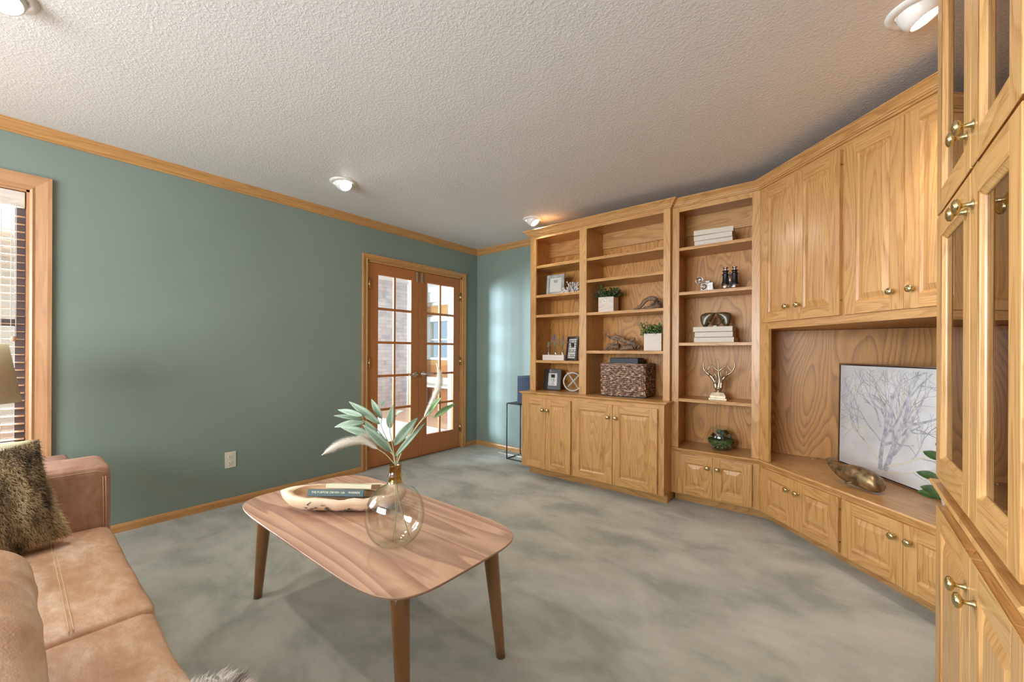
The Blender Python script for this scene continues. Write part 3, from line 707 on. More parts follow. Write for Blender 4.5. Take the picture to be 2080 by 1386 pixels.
def bay_shelf(parent, x0, x1, xi0, xi1, yb, z):
    """shelf: nose fills the frame opening, body spans the wider bay behind it"""
    s = MB(); th = 0.024
    s.box(xi0, xi1, 0.0195, yb, z - th + 0.003, z, g=0)
    ys = [(0.0195, 0), (0.006, 0), (0.003, 0.003), (0.003, 0.008), (0.006, 0.010), (0.006, 0.013), (0.003, 0.015), (0.003, 0.021), (0.006, th), (0.0195, th)]
    for (a, za), (b2, zb) in zip(ys, ys[1:]):
        s.face([(x0, a, z - za), (x1, a, z - za), (x1, b2, z - zb), (x0, b2, z - zb)], [(za + 3, x0), (za + 3, x1), (zb + 3, x1), (zb + 3, x0)])
    return s.build('shelf', M['oak'], parent)
for z in (2.001, 1.716, 1.524, 1.086): bay_shelf(BK, 0.0665, 0.5465, 0.0205, 0.5475, BD - 0.0005, z)
for z in (2.000, 1.806, 1.517, 1.179): bay_shelf(BK, 0.6185, 1.2925, 0.6185, BW - 0.0205, BD - 0.0005, z)

# ---- unit 2: narrow bookcase + low base.  K = corner towards the diagonal unit
K = Vector((-0.442, 3.267)); DL = 1.29
K2 = K + Vector((1, -1)) / math.sqrt(2) * DL            # other end of the diagonal
def low_base(name, label, loc, rz, width, doors, stiles, depth):
    t = thing(name, label, 'cabinet', loc, rz)
    b2 = MB(); b2.box(0, 0.018, 0.02, depth, 0.078, 0.398); b2.box(width - 0.018, width, 0.02, depth, 0.078, 0.398); b2.box(0.018, width - 0.018, 0.02, depth, 0.078, 0.096, g=0)
    b2.build('carcass', M['oak'], t)
    f2 = MB()
    for a, c in stiles: f2.box(a, c, 0, 0.019, 0.078, 0.398)
    for (a, c), (a2, c2) in zip(stiles, stiles[1:]):
        f2.box(c, a2, 0, 0.019, 0.078, 0.10, g=0); f2.box(c, a2, 0, 0.019, 0.375, 0.398, g=0)
    f2.build('face_frame', M['oak'], t, bevel=0.001)
    for (x0, x1, kx, hg) in doors: panel_door(t, x0, x1, 0.092, 0.388, 0, knob_at=(kx, 0.317), hinge=hg, st=0.058)
    return t
W2 = K.x - (-1.0365)
B2 = low_base('base_cabinet', 'low oak base cabinet with two square doors under the narrow bookcase', (-1.0365, 3.267, 0), 0, W2,
              [(0.055, 0.300, 0.268, None), (0.302, 0.553, 0.335, 0.556)], [(0, 0.06), (0.55, W2)], YB - 3.27)
MB().box(0.0, W2 + 0.04, 0.099, 0.113, 0.0, 0.0779, g=0).build('toe_kick', M['oak'], B2)
B3 = low_base('base_cabinet', 'low oak base cabinet with four doors under the corner media niche', (K.x, K.y, 0), -PI / 4, DL,
              [(0.045, 0.326, 0.283, None), (0.328, 0.624, 0.358, 0.627), (0.643, 0.954, 0.920, None), (0.956, 1.245, 0.990, 1.248)],
              [(0, 0.055), (0.615, 0.655), (1.235, DL)], 0.30)
MB().box(-0.041, DL + 0.041, 0.099, 0.113, 0.0, 0.0779, g=0).build('toe_kick', M['oak'], B3)
WR = K2.y - 1.735
B4 = low_base('base_cabinet', 'low oak base cabinet on the right wall hidden behind the display cabinet', (K2.x, K2.y, 0), -PI / 2, WR,
              [(0.055, 0.30, 0.268, None), (0.302, 0.55, 0.335, None)], [(0, 0.06), (0.55, WR)], XR - K2.x - 0.003)
MB().box(-0.04, WR, 0.099, 0.113, 0.0, 0.0779, g=0).build('toe_kick', M['oak'], B4)
# continuous low worktop
WT2 = thing('worktop', 'low oak worktop running under the narrow bookcase and the corner niche', 'worktop', (0, 0, 0))
wm = MB()
zt, thk = 0.4315, 0.032
outline = [(-1.0360, 3.267), (K.x, K.y), (K2.x, K2.y), (K2.x, 1.7355), (XR - 0.002, 1.7355), (XR - 0.002, YB - 0.002), (-1.0360, YB - 0.002)]
wm.face([(x, y, zt) for x, y in outline[::-1]], [(-y * 0.7 + x * 0.7 + 3, 0.7 * x - 0.7 * y + x * 0.0 + y * 0.3) for x, y in outline[::-1]])
# grain: redo uv along diagonal
s2 = math.sqrt(0.5)
wm.uv[-1] = [((x * s2 + y * s2) + 7, (x * s2 - y * s2)) for x, y in outline[::-1]]
wm.face([(x, y, zt - thk) for x, y in outline])
for (x0, y0), (x1, y1) in zip(outline, outline[1:] + outline[:1]): wm.face([(x0, y0, zt - thk), (x1, y1, zt - thk), (x1, y1, zt), (x0, y0, zt)])
wm.build('slab', M['oak'], WT2)
nz = MB(); nz.sweep([(-1.0360, 3.267), (K.x, K.y), (K2.x, K2.y), (K2.x, 1.7355)], [(p[0], p[1]) for p in NOSE(zt, thk, 0.019)][:-2] + [(0.0, zt), (0.0, zt - thk)])
nz.build('nosing', M['oak'], WT2)
# narrow bookcases
def narrow_case(name, label, loc, rz, width, depth, fl, fr, shelves, left_wide=0.0):
    t = thing(name, label, 'bookcase', loc, rz)
    zb, zt_ = 0.4325, 2.31
    MB().box(0.0, 0.018, 0.0195, depth, zb, zt_).build('side_panel', M['oak'], t)
    MB().box(width - 0.018, width, 0.0195, depth, zb, zt_).build('side_panel', M['oak'], t)
    f2 = MB(); f2.box(0, fl, 0, 0.019, zb, zt_); f2.box(fr, width, 0, 0.019, zb, zt_); f2.box(fl, fr, 0, 0.019, 2.255, zt_, g=0)
    f2.build('face_frame', M['oak'], t, bevel=0.001)
    MB().box(0.018, width - 0.018, depth, depth + 0.012, zb, zt_).build('back_panel', M['oak_panel'], t)
    MB().box(0.0185, width - 0.0185, depth - 0.018, depth - 0.0002, 2.13, 2.285, g=0).build('hanging_rail', M['oak'], t)
    MB().box(0.0185, width - 0.0185, 0.0195, depth - 0.0005, 2.285, 2.30, g=0).build('top_panel', M['oak'], t)
    for z in shelves: bay_shelf(t, fl + 0.0005, fr - 0.0005, 0.0185, width - 0.0185, depth - 0.0005, z)
    return t
N1 = narrow_case('bookcase', 'narrow oak bookcase between the wide bookcase and the corner cabinets', (-1.0365, 3.267, 0), 0, W2, 0.293, 0.052, 0.545, (1.977, 1.634, 1.243, 0.812))
N2 = narrow_case('bookcase', 'narrow oak bookcase on the right wall behind the display cabinet', (K2.x, K2.y, 0), -PI / 2, WR, 0.293, 0.06, 0.55, (1.977, 1.634, 1.243, 0.812))
cc = cab_crown(2.291, CAB_TOP, 0.057)
dg = (s2, -s2)
# crown pieces, mitred to each other
def local_crown(t, path, d0, d1, extra=None):
    mb = MB().sweep(path, cc, d0=d0, d1=d1)
    if extra: mb.box(*extra, g=0)
    return mb.build('crown_molding', M['oak'], t)
local_crown(N1, [(0.006, 0), (W2, 0)], None, dg, (0.006, W2, 0.001, 0.30, 2.311, CAB_TOP - 0.001))
local_crown(N2, [(0, 0), (WR - 0.001, 0)], (s2, s2), None, (0.0, WR - 0.001, 0.001, 0.30, 2.311, CAB_TOP - 0.001))

# ---- corner media cabinet: niche + wall cabinets above
MC = thing('corner_cabinet', 'oak corner media cabinet with four tall upper doors over an open niche', 'cabinet', (K.x, K.y, 0), -PI / 4)
f2 = MB()
f2.box(0, 0.084, 0, 0.019, 0.4325, 2.31); f2.box(DL - 0.084, DL, 0, 0.019, 0.4325, 2.31)
f2.box(0.084, DL - 0.084, 0, 0.019, 1.327, 1.385, g=0); f2.box(0.084, DL - 0.084, 0, 0.019, 2.25, 2.31, g=0); f2.box(0.615, 0.668, 0, 0.019, 1.385, 2.25)
f2.build('face_frame', M['oak'], MC, bevel=0.001)
for (x0, x1, kx, hg) in [(0.036, 0.319, 0.272, None), (0.321, 0.626, 0.362, 0.629), (0.656, 0.952, 0.908, None), (0.954, 1.254, 0.995, None)]:
    panel_door(MC, x0, x1, 1.372, 2.262, 0, knob_at=(kx, 1.458), hinge=hg, st=0.062)
MB().sweep([(0, 0), (DL, 0)], cc, d0=(s2, s2), d1=(s2, -s2)).box(0.0, DL, 0.001, 0.25, 2.311, CAB_TOP - 0.001, g=0).build('crown_molding', M['oak'], MC)
# niche shell in world axes (child with inverse placement)
MCi = (Matrix.Translation((K.x, K.y, 0)) @ rot('Z', -PI / 4)).inverted()
def nich(name, mb, mat):
    o = mb.build(name, mat, MC); o.matrix_local = MCi; return o
XN = K2.x + 0.293; YN = 3.56
nich('back_panel', MB().box(K.x + 0.001, XN, YN + 0.001, YN + 0.012, 0.4325, 1.327), M['oak_panel'])
nich('back_panel', MB().box(XN + 0.001, XN + 0.012, K2.y + 0.001, YN + 0.012, 0.4325, 1.327), M['oak_panel'])
sb = MB(); sb.face([(K.x + 0.06, K.y - 0.03, 1.329), (K2.x - 0.03, K2.y + 0.06, 1.329), (XN, K2.y + 0.05, 1.329), (XN, YN, 1.329), (K.x + 0.002, YN, 1.329)], [(0, 0), (0, 1), (1, 1), (1, 0), (2, 0)])
nich('soffit', sb, M['oak_panel'])

# ---- right tall display cabinet
YT = 1.735; TW = 0.78
TB = thing('base_cabinet', 'oak base cabinet with tall panel doors under the glass display cabinet', 'cabinet', (0.236, YT, 0), -PI / 2)
TD = XR - 0.236 - 0.003
MB().box(0, 0.018, 0.02, TD, 0.085, 0.766).box(TW - 0.018, TW, 0.02, TD, 0.085, 0.766).box(0.018, TW - 0.018, 0.02, TD, 0.085, 0.103, g=0).build('carcass', M['oak'], TB)
MB().box(0, 0.04, 0, 0.019, 0.085, 0.766).box(TW - 0.04, TW, 0, 0.019, 0.085, 0.766).box(0.04, TW - 0.04, 0, 0.019, 0.72, 0.766, g=0).box(0.04, TW - 0.04, 0, 0.019, 0.085, 0.105, g=0).build('face_frame', M['oak'], TB, bevel=0.001)
MB().box(0.0, TW, 0.108, 0.122, 0.0, 0.0849, g=0).build('toe_kick', M['oak'], TB)
panel_door(TB, 0.018, 0.426, 0.095, 0.725, 0, knob_at=(0.396, 0.648))
panel_door(TB, 0.429, 0.762, 0.095, 0.725, 0, knob_at=(0.476, 0.648))
TWt = thing('worktop', 'oak worktop under the glass display cabinet', 'worktop', (0.236, YT, 0), -PI / 2)
MB().box(0.0, TW, 0.0, TD, 0.768, 0.790, g=0).sweep([(0, 0.20), (0, 0), (TW, 0)], NOSE(0.790, 0.024, 0.030)).build('slab', M['oak'], TWt)
TC = thing('display_cabinet', 'tall oak display cabinet with smoked glass doors and brass knobs', 'cabinet', (0.236, YT, 0), -PI / 2)
MB().box(0, 0.02, 0.0195, TD, 0.7905, 2.31).build('side_panel', M['oak'], TC)
MB().box(TW - 0.02, TW, 0.0195, TD, 0.7905, 2.31).build('side_panel', M['oak'], TC)
MB().box(0, 0.03, 0, 0.019, 0.7905, 2.31).box(TW - 0.03, TW, 0, 0.019, 0.7905, 2.31).box(0.03, TW - 0.03, 0, 0.019, 1.55, 1.585, g=0).box(0.03, TW - 0.03, 0, 0.019, 2.27, 2.31, g=0).box(0.03, TW - 0.03, 0, 0.019, 0.7905, 0.815, g=0).build('face_frame', M['oak'], TC, bevel=0.001)
MB().box(0.02, TW - 0.02, 0.33, 0.342, 0.7905, 2.31).build('back_panel', M['oak_panel'], TC)
for z in (1.22, 1.575, 1.93): MB().box(0.0205, TW - 0.0205, 0.04, 0.3295, z - 0.022, z, g=0).build('shelf', M['oak'], TC)
MB().box(0.0205, TW - 0.0205, 0.0195, 0.3295, 0.7905, 0.806, g=0).build('bottom_panel', M['oak'], TC)
MB().box(0.0205, TW - 0.0205, 0.0195, 0.3295, 2.285, 2.30, g=0).build('top_panel', M['oak'], TC)
for (z0, z1, kz) in ((0.808, 1.562, 1.485), (1.572, 2.29, 1.655)):
    glass_door(TC, 0.014, 0.414, z0, z1, 0, knob_at=(0.384, kz), st=0.062)
    glass_door(TC, 0.417, 0.744, z0, z1, 0, knob_at=(0.447, kz), st=0.062)
MB().sweep([(0, TD), (0, 0), (TW, 0)], cab_crown(2.291, CAB_TOP, 0.05)).box(0.0, TW, 0.001, TD, 2.311, CAB_TOP - 0.001, g=0).build('crown_molding', M['oak'], TC)

# ------------------------------------------------------------------ hall beyond the french doors
struct(MB().box(-10.3, XL - 0.14, -2.8, 6.3, -0.1, 0.0, g=0).build('floor', M['hardwood']))
struct(MB().box(-10.3, XL - 0.14, -2.8, 6.3, 2.62, 2.72).build('ceiling', M['light_white']))
hb = MB()
for (a, c, d0_, e) in ((-10.3, -10.2, -2.8, 6.3),):
    hb.box(a, c, d0_, e, 0, 2.62)
struct(hb.build('wall_west', M['beige_wall']))
sw_ = MB()
def brick_face(mb, p0, p1, z0, z1):
    L = math.hypot(p1[0] - p0[0], p1[1] - p0[1])
    mb.face([(p0[0], p0[1], z0), (p1[0], p1[1], z0), (p1[0], p1[1], z1), (p0[0], p0[1], z1)], [(0, z0), (L, z0), (L, z1), (0, z1)])
for a, b2 in (((-7.3, 5.42), (-7.3, 3.2)), ((-7.3, 3.2), (-8.0, 3.2)), ((-8.0, 3.2), (-8.0, 5.42)), ((-8.0, 5.42), (-7.3, 5.42))): brick_face(sw_, a, b2, 0.001, 2.619)
struct(sw_.build('wall_hall', M['brick']))
struct(MB().box(-7.98, -7.27, 5.42, 5.62, 0, 2.62).build('trim_7', M['white_trim']))
struct(MB().box(-4.95, -4.72, 4.47, 6.1, 0.001, 2.62).build('trim_8', M['white_trim']))
# far wall with its window
fw = MB()
for (x0, x1, z0, z1) in ((-10.2, -7.35, 0, 2.62), (-7.35, -6.72, 0, 1.03), (-7.35, -6.72, 1.84, 2.62), (-6.72, -3.74, 0, 2.62)): fw.box(x0, x1, 6.1, 6.2, z0, z1)
struct(fw.build('wall_far', M['beige_wall']))
struct(MB().box(-10.1, -4.96, 6.03, 6.0995, 2.28, 2.50).box(-10.1, -4.96, 5.98, 6.0995, 2.50, 2.618).build('trim_9', M['white_trim']))
struct(MB().box(-10.1, -4.96, 6.06, 6.0995, 1.99, 2.20, g=0).box(-10.1, -4.96, 6.06, 6.0995, 0.86, 0.97, g=0).build('trim_10', M['oak_trim']))
struct(MB().box(-10.1, -4.96, 6.075, 6.0995, 0.001, 0.86, g=2).build('trim_11', M['fir']))
w3 = struct(MB().box(-7.5, -7.35, 6.05, 6.099, 0.98, 1.95).box(-6.72, -6.57, 6.05, 6.099, 0.98, 1.95).box(-7.35, -6.72, 6.05, 6.099, 1.84, 1.95).box(-7.35, -6.72, 6.05, 6.099, 0.98, 1.03)
     .box(-7.05, -7.02, 6.12, 6.15, 1.03, 1.84).box(-7.35, -6.72, 6.12, 6.15, 1.42, 1.45).build('window_3', M['white_trim']))
MB().box(-7.35, -6.72, 6.16, 6.165, 1.03, 1.84).build('glass_pane', M['glass'], w3)
rg = tag(MB().box(-6.6, -3.80, 0.6, 4.08, 0.001, 0.012).build('entry_rug', M['white_fabric'], bevel=0.004), 'large white rug on the hall floor beyond the french doors', 'rug')
bn = thing('hall_bench', 'light wooden bench against the panelling beyond the right french door', 'bench', (-6.6, 5.75, 0))
MB().box(-0.75, 0.75, -0.22, 0.22, 0.42, 0.46, g=0).build('seat', M['crate'], bn, bevel=0.005)
for sx in (-0.68, 0.68):
    MB().box(sx - 0.03, sx + 0.03, -0.18, 0.18, 0.0, 0.42).build('leg', M['crate'], bn)
MB().box(-0.75, 0.75, 0.19, 0.22, 0.46, 0.60, g=0).build('backrest', M['crate'], bn)
dl = thing('dome_light', 'frosted dome light on the hall ceiling beyond the right french door', 'ceiling light', (-6.55, 5.05, 2.62))
MB().lathe([(0, -0.13), (0.07, -0.12), (0.13, -0.08), (0.16, -0.02), (0.16, 0)]).build('shade', emis('warm_dome', (1.0, 0.78, 0.5), 4.0), dl)
MB().lathe([(0.16, -0.025), (0.175, -0.02), (0.175, 0)]).build('collar', M['brass'], dl)
# outside the left window
struct(MB().box(-40, XL - 0.14, -30, -2.8, -0.5, -0.4).box(-40, -10.3, -2.8, 30, -0.5, -0.4).build('ground', M['snow']))
nb = thing('neighbour_house', 'pale blue sided house seen through the blind slats', 'house', (-17, -1.5, -0.4))
hm = MB(); hm.box(-3, 3, -5, 1.2, 0, 3.4)
for k in range(14): hm.box(2.99, 3.03, -5, 1.2, 0.2 + k * 0.23, 0.225 + k * 0.23)
hm.build('wall', M['siding'], nb)
for wy in (-1.6, 0.4):
    MB().box(3.02, 3.10, wy - 0.5, wy + 0.5, 1.2, 2.5).build('window', M['win_dark'], nb)
MB().box(-3.4, 3.4, -5.4, 1.6, 3.4, 3.6).build('roof', M['white_trim'], nb)

# ------------------------------------------------------------------ sofa
SF = thing('sofa', 'tan leather two seat sofa with stitched seams and a rust coloured arm', 'sofa', (0, 0, 0))
def soft_box(x0, x1, y0, y1, z0, z1, r, amp=0.004, seed=0, nx=14, ny=10, nz=5, puff=0.0, M4=None):
    """rounded, slightly uneven cushion block"""
    mb = MB(); cx, cy_, cz = (x0 + x1) / 2, (y0 + y1) / 2, (z0 + z1) / 2; hx, hy, hz = (x1 - x0) / 2, (y1 - y0) / 2, (z1 - z0) / 2
    def place(a, b_, c):
        p = Vector((a * hx, b_ * hy, c * hz))
        q = Vector((max(-hx + r, min(hx - r, p.x)), max(-hy + r, min(hy - r, p.y)), max(-hz + r, min(hz - r, p.z))))
        d = p - q
        if d.length > 1e-9: p = q + d.normalized() * r
        nn = Vector((a, b_, c)).normalized()
        k = (1 - a * a) * (1 - b_ * b_) * puff if abs(c) > 0.99 else 0
        w = Vector((cx, cy_, cz)) + p
        w.z += k * (1 if c > 0 else -1)
        w += nn * amp * noise.noise((w + Vector((seed, seed * 2, 0))) * 5)
        return (M4 @ w) if M4 else w
    def lin(n):
        return [math.sin((i / n - 0.5) * PI) for i in range(n + 1)]
    X, Y_, Z = lin(nx), lin(ny), lin(nz)
    us = hx * 2 / nx
    mb.grid([[place(a, b_, 1) for a in X] for b_ in Y_]); mb.grid([[place(a, b_, -1) for a in X] for b_ in Y_], flip=True)
    mb.grid([[place(a, -1, c) for a in X] for c in Z]); mb.grid([[place(a, 1, c) for a in X] for c in Z], flip=True)
    mb.grid([[place(-1, b_, c) for b_ in Y_] for c in Z], flip=True); mb.grid([[place(1, b_, c) for b_ in Y_] for c in Z])
    return mb
soft_box(-2.66, -0.35, -0.80, 0.235, 0.10, 0.275, 0.03, 0.002).build('base', M['leather_arm'], SF)
soft_box(-2.38, -1.512, -0.56, 0.272, 0.275, 0.445, 0.035, 0.006, 3, puff=0.012, nx=20, ny=16).build('seat_cushion', M['leather'], SF)
soft_box(-1.505, -0.60, -0.56, 0.262, 0.275, 0.445, 0.035, 0.006, 5, puff=0.012, nx=20, ny=16).build('seat_cushion', M['leather'], SF)
soft_box(-2.66, -2.392, -0.80, 0.278, 0.10, 0.690, 0.035, 0.004, 7, ny=18, nz=10).build('arm', M['leather_arm'], SF)
soft_box(-0.59, -0.35, -0.80, 0.278, 0.10, 0.690, 0.035, 0.004, 9, ny=18, nz=10).build('arm', M['leather_arm'], SF)
soft_box(-2.66, -0.35, -0.90, -0.60, 0.12, 0.78, 0.05, 0.004, 11, nx=24, nz=10).build('backrest', M['leather_arm'], SF)
bc = soft_box(-1.49, -0.64, -0.30, 0.04, 0.46, 0.735, 0.09, 0.0, 4, nx=60, ny=26, nz=26)
def crease(p):
    p = Vector(p); q = p * 6.0
    u_ = (q.x * 0.5 + q.z * 1.1 + q.y); w = (1 - abs(noise.noise(Vector((u_ * 1.6 + noise.noise(q) * 1.5, q.x * 0.5, 1.3))))) ** 6 * 0.016 + noise.turbulence(q * 0.8, 4, True) * 0.014
    return (p.x + w * 0.3, p.y + w * 0.28 - 0.003, p.z + noise.noise(q * 1.2) * 0.020)
bc.v = [crease(p) for p in bc.v]
bc.build('back_cushion', M['leather'], SF)
bc = soft_box(-2.37, -1.52, -0.58, -0.30, 0.46, 0.80, 0.09, 0.012, 8, nx=24, ny=12, nz=10)
bc.build('back_cushion', M['leather'], SF, subsurf=1)
for lx in (-2.55, -0.45):
    for ly in (-0.75, 0.12): MB().lathe([(0, 0.0), (0.018, 0), (0.026, 0.1), (0, 0.1)], lx, ly, 0, seg=14).build('leg', M['walnut_leg'], SF)
def stitch(pts): 
    mb = MB(); mb.tube(pts, 0.0014, seg=5); return mb
def seg_line(a, b_, n=24, dz=None):
    a, b_ = Vector(a), Vector(b_); return [a.lerp(b_, i / n) for i in range(n + 1)]
for yy in (0.100, 0.108):
    pts = []
    for i in range(41):
        x = -2.36 + 0.83 * i / 40
        a_ = (x + 1.946) / 0.434; b2 = (yy + 0.144) / 0.416
        pts.append((x, yy, 0.4465 + 0.012 * (1 - a_ * a_) * (1 - b2 * b2)))
    stitch(pts).build('seam', M['thread'], SF)
for zz, yy in ((0, 0.262), (0, 0.270)):
    stitch([(-2.3915, yy - 0.010, 0.30), (-2.3905, yy - 0.010, 0.5), (-2.3915, yy - 0.012, 0.64)]).build('seam', M['thread'], SF)
stitch([(-2.3935, -0.3, 0.668), (-2.3925, 0, 0.668), (-2.3930, 0.235, 0.666), (-2.393, 0.255, 0.655)]).build('seam', M['thread'], SF)

# fur: strands as thin ribbons standing on a pillow-shaped body
def fur_strands(surface_pts, n, length, width, droop, seed, uvf):
    rnd = random.Random(seed); mb = MB()
    for i in range(n):
        p, nn, uv = surface_pts(rnd)
        L = length * rnd.uniform(0.6, 1.25)
        side = nn.cross(Vector((rnd.uniform(-1, 1), rnd.uniform(-1, 1), rnd.uniform(-1, 1)))).normalized() * width
        lean = droop + Vector((rnd.gauss(0, .3), rnd.gauss(0, .3), rnd.gauss(0, .3)))
        d1_ = (nn + lean * 0.5).normalized(); d2_ = (nn * 0.4 + lean).normalized()
        a = p; b2 = p + d1_ * L * 0.5; c = b2 + d2_ * L * 0.5
        mb.face([a - side, a + side, b2 + side * 0.7, b2 - side * 0.7], [uv] * 4)
        mb.face([b2 - side * 0.7, b2 + side * 0.7, c], [uv] * 3)
    return mb
def pillow(hw, hh, th, M4, n=16):
    mb = MB()
    def P(a, b_, s):
        k = ((1 - abs(a) ** 2.6) * (1 - abs(b_) ** 2.6)) ** 0.5
        pin = 1 - 0.06 * (abs(a * b_)) * 0 - 0.05 * (a * a) * (1 - b_ * b_) * 0
        ex = 1 - 0.07 * (1 - abs(b_) ** 2) * (abs(a) ** 3); ey = 1 - 0.07 * (1 - abs(a) ** 2) * (abs(b_) ** 3)
        return M4 @ Vector((s * th * (k + 0.03), a * hw * ex, b_ * hh * ey))
    ax = [math.sin((i / n - 0.5) * PI) for i in range(n + 1)]
    mb.grid([[P(a, b_, 1) for a in ax] for b_ in ax]); mb.grid([[P(a, b_, -1) for a in ax] for b_ in ax], flip=True)
    return mb, P
# brown fur pillow leaning on the left arm
MP = T(-2.250, -0.085, 0.622) @ rot('Z', 0.03) @ rot('Y', -0.22) @ rot('X', 0.20)
FP = thing('fur_pillow', 'brown and black faux fur pillow leaning against the sofa arm', 'pillow', (0, 0, 0))
pm, PF = pillow(0.20, 0.185, 0.060, MP)
pm.build('pillow_body', M['fur_brown'], FP)
def sp(rnd):
    a, b_ = rnd.uniform(-0.99, 0.99), rnd.uniform(-0.99, 0.99); s = 1 if rnd.random() < 0.72 else -1
    p = PF(a, b_, s); e = 0.01
    na = (PF(a + e, b_, s) - PF(a - e, b_, s)).cross(PF(a, b_ + e, s) - PF(a, b_ - e, s)) if abs(a) < .98 and abs(b_) < .98 else (MP.to_3x3() @ Vector((s, 0, 0)))
    if isinstance(na.x, complex): na = MP.to_3x3() @ Vector((s, 0, 0))
    if na.length < 1e-9: na = MP.to_3x3() @ Vector((s, 0, 0))
    na.normalize()
    if na.dot(MP.to_3x3() @ Vector((s, 0, 0))) < 0: na = -na
    return p, na, (a * 0.3, b_ * 0.3)
fo = fur_strands(sp, 30000, 0.021, 0.0009, Vector((0, 0.25, -0.75)), 4, None).build('fur', M['fur'], FP); fo['kind'] = 'stuff'
# pale satin pillow behind it
M2 = T(-2.345, -0.148, 0.646) @ rot('Y', -0.20) @ rot('X', -0.05)
pm, _ = pillow(0.20, 0.195, 0.030, M2)
tag(pm.build('satin_pillow', M['pale_fabric']), 'pale gold satin pillow, one corner showing behind the fur pillow', 'pillow')
# grizzled fur throw over the seat front
TH = thing('fur_throw', 'grizzled white fur throw draped over the sofa seat at the bottom edge', 'throw', (0, 0, 0))
def thp(a, b_):
    x = -1.06 + 0.36 * a
    s = b_ * 0.62
    if s < 0.40: y, z = -0.12 + s, 0.475 + 0.018 * math.sin(s * 9)
    else:
        t_ = (s - 0.40) / 0.22; y, z = 0.28 + 0.03 * math.sin(t_ * PI / 2), 0.478 - 0.20 * t_ ** 1.6
    return Vector((x, y + 0.012 * math.sin(a * 7), z + 0.010 * math.sin(a * 11 + b_ * 5) - 0.02 * (2 * a - 1) ** 4))
rows = [[thp(a / 16, b_ / 18) for a in range(17)] for b_ in range(19)]
tm = MB().grid(rows); tmo = tm.build('pelt', M['white_fabric'], TH)
sd = tmo.modifiers.new('solid', 'SOLIDIFY'); sd.thickness = 0.012
def st2(rnd):
    a, b_ = rnd.random(), rnd.random(); e = 0.01
    n_ = (thp(a + e, b_) - thp(a - e, b_)).cross(thp(a, b_ + e) - thp(a, b_ - e)).normalized()
    if n_.z < 0 and n_.y < 0: n_ = -n_
    return thp(a, b_) + n_ * 0.006, n_, (a * 0.3, b_ * 0.4)
fo = fur_strands(st2, 9000, 0.028, 0.0009, Vector((0.1, 0.45, -0.25)), 6, None).build('fur', M['fur_white'], TH); fo['kind'] = 'stuff'

# end table and lamp left of the sofa
ET = thing('end_table', 'small reddish brown end table between the sofa arm and the wall', 'table', (-3.14, -0.10, 0))
soft_box(-0.24, 0.24, -0.31, 0.31, 0.555, 0.585, 0.014, 0).build('tabletop', M['leather_arm'], ET)
for sx in (-0.2, 0.2):
    for sy in (-0.26, 0.26): MB().lathe([(0, 0), (0.014, 0), (0.02, 0.555), (0, 0.555)], sx, sy, 0, seg=12).build('leg', M['walnut_leg'], ET)
LP = thing('table_lamp', 'table lamp with a tapered oatmeal linen shade in front of the blind', 'lamp', (-3.10, -0.140, 0.586))
MB().lathe([(0.142, 0.608), (0.184, 0.332), (0.181, 0.332), (0.139, 0.608)], seg=48).build('lamp_shade', M['linen'], LP)
MB().lathe([(0, 0), (0.075, 0), (0.078, 0.012), (0.03, 0.02), (0.05, 0.07), (0.065, 0.13), (0.05, 0.2), (0.018, 0.25), (0.012, 0.34), (0.012, 0.45), (0, 0.45)], seg=32).build('lamp_base', M['bronze'], LP)

# ------------------------------------------------------------------ coffee table
CT = thing('coffee_table', 'low walnut coffee table with rounded corners and splayed tapered legs', 'table', (-1.578, 0.968, 0))
def tabletop_outline(hx, hy, k=0.0, n=88):
    pts = []
    for i in range(n):
        a = 2 * PI * i / n; c, s = math.cos(a), math.sin(a)
        e = 2 / 7.0
        pts.append((hx * math.copysign(abs(c) ** e, c), hy * math.copysign(abs(s) ** (2 / 5.0), s)))
    return pts
tp = MB()
def ring_at(sx, z): return [(x * (1 - sx / 0.635), y * (1 - sx / 0.318), z) for x, y in tabletop_outline(0.635, 0.318)]
top = ring_at(0.0015, 0.460)
tp.face(top, [(p[1] + 3.3, p[0] + 1.1) for p in top])
A_ = ring_at(0.0015, 0.460)
for B_ in (ring_at(0, 0.458), ring_at(0.002, 0.452), ring_at(0.022, 0.441), ring_at(0.03, 0.4405)):
    n_ = len(A_)
    for i in range(n_):
        j = (i + 1) % n_
        q = [A_[i], A_[j], B_[j], B_[i]]
        tp.face(q, [(p[2] * 3, p[0] + p[1]) for p in q])
    A_ = B_
tp.face(A_[::-1], [(p[1], p[0]) for p in A_[::-1]])
tp.build('tabletop', M['walnut'], CT)
MB().box(-0.50, 0.50, 0.205, 0.222, 0.415, 0.440, g=0).box(-0.50, 0.50, -0.222, -0.205, 0.415, 0.440, g=0).box(0.505, 0.522, -0.18, 0.18, 0.415, 0.440, g=1).box(-0.522, -0.505, -0.18, 0.18, 0.415, 0.440, g=1).build('underframe', M['walnut_leg'], CT)
for sx in (-1, 1):
    for sy in (-1, 1):
        lg = MB(); rows = []
        for i in range(9):
            f_ = i / 8; r_ = 0.0175 + 0.0135 * f_
            c_ = Vector((sx * (0.566 - 0.046 * f_), sy * (0.222 - 0.016 * f_), 0.4400 * f_))
            rows.append([c_ + Vector((r_ * math.cos(2 * PI * k / 20), r_ * math.sin(2 * PI * k / 20), 0)) for k in range(20)])
        lg.grid(rows, close_u=True, uscale=0.008, vscale=0.055); lg.cap(rows[0], flip=True); lg.cap(rows[-1])
        lg.build('leg', M['walnut_leg'], CT)

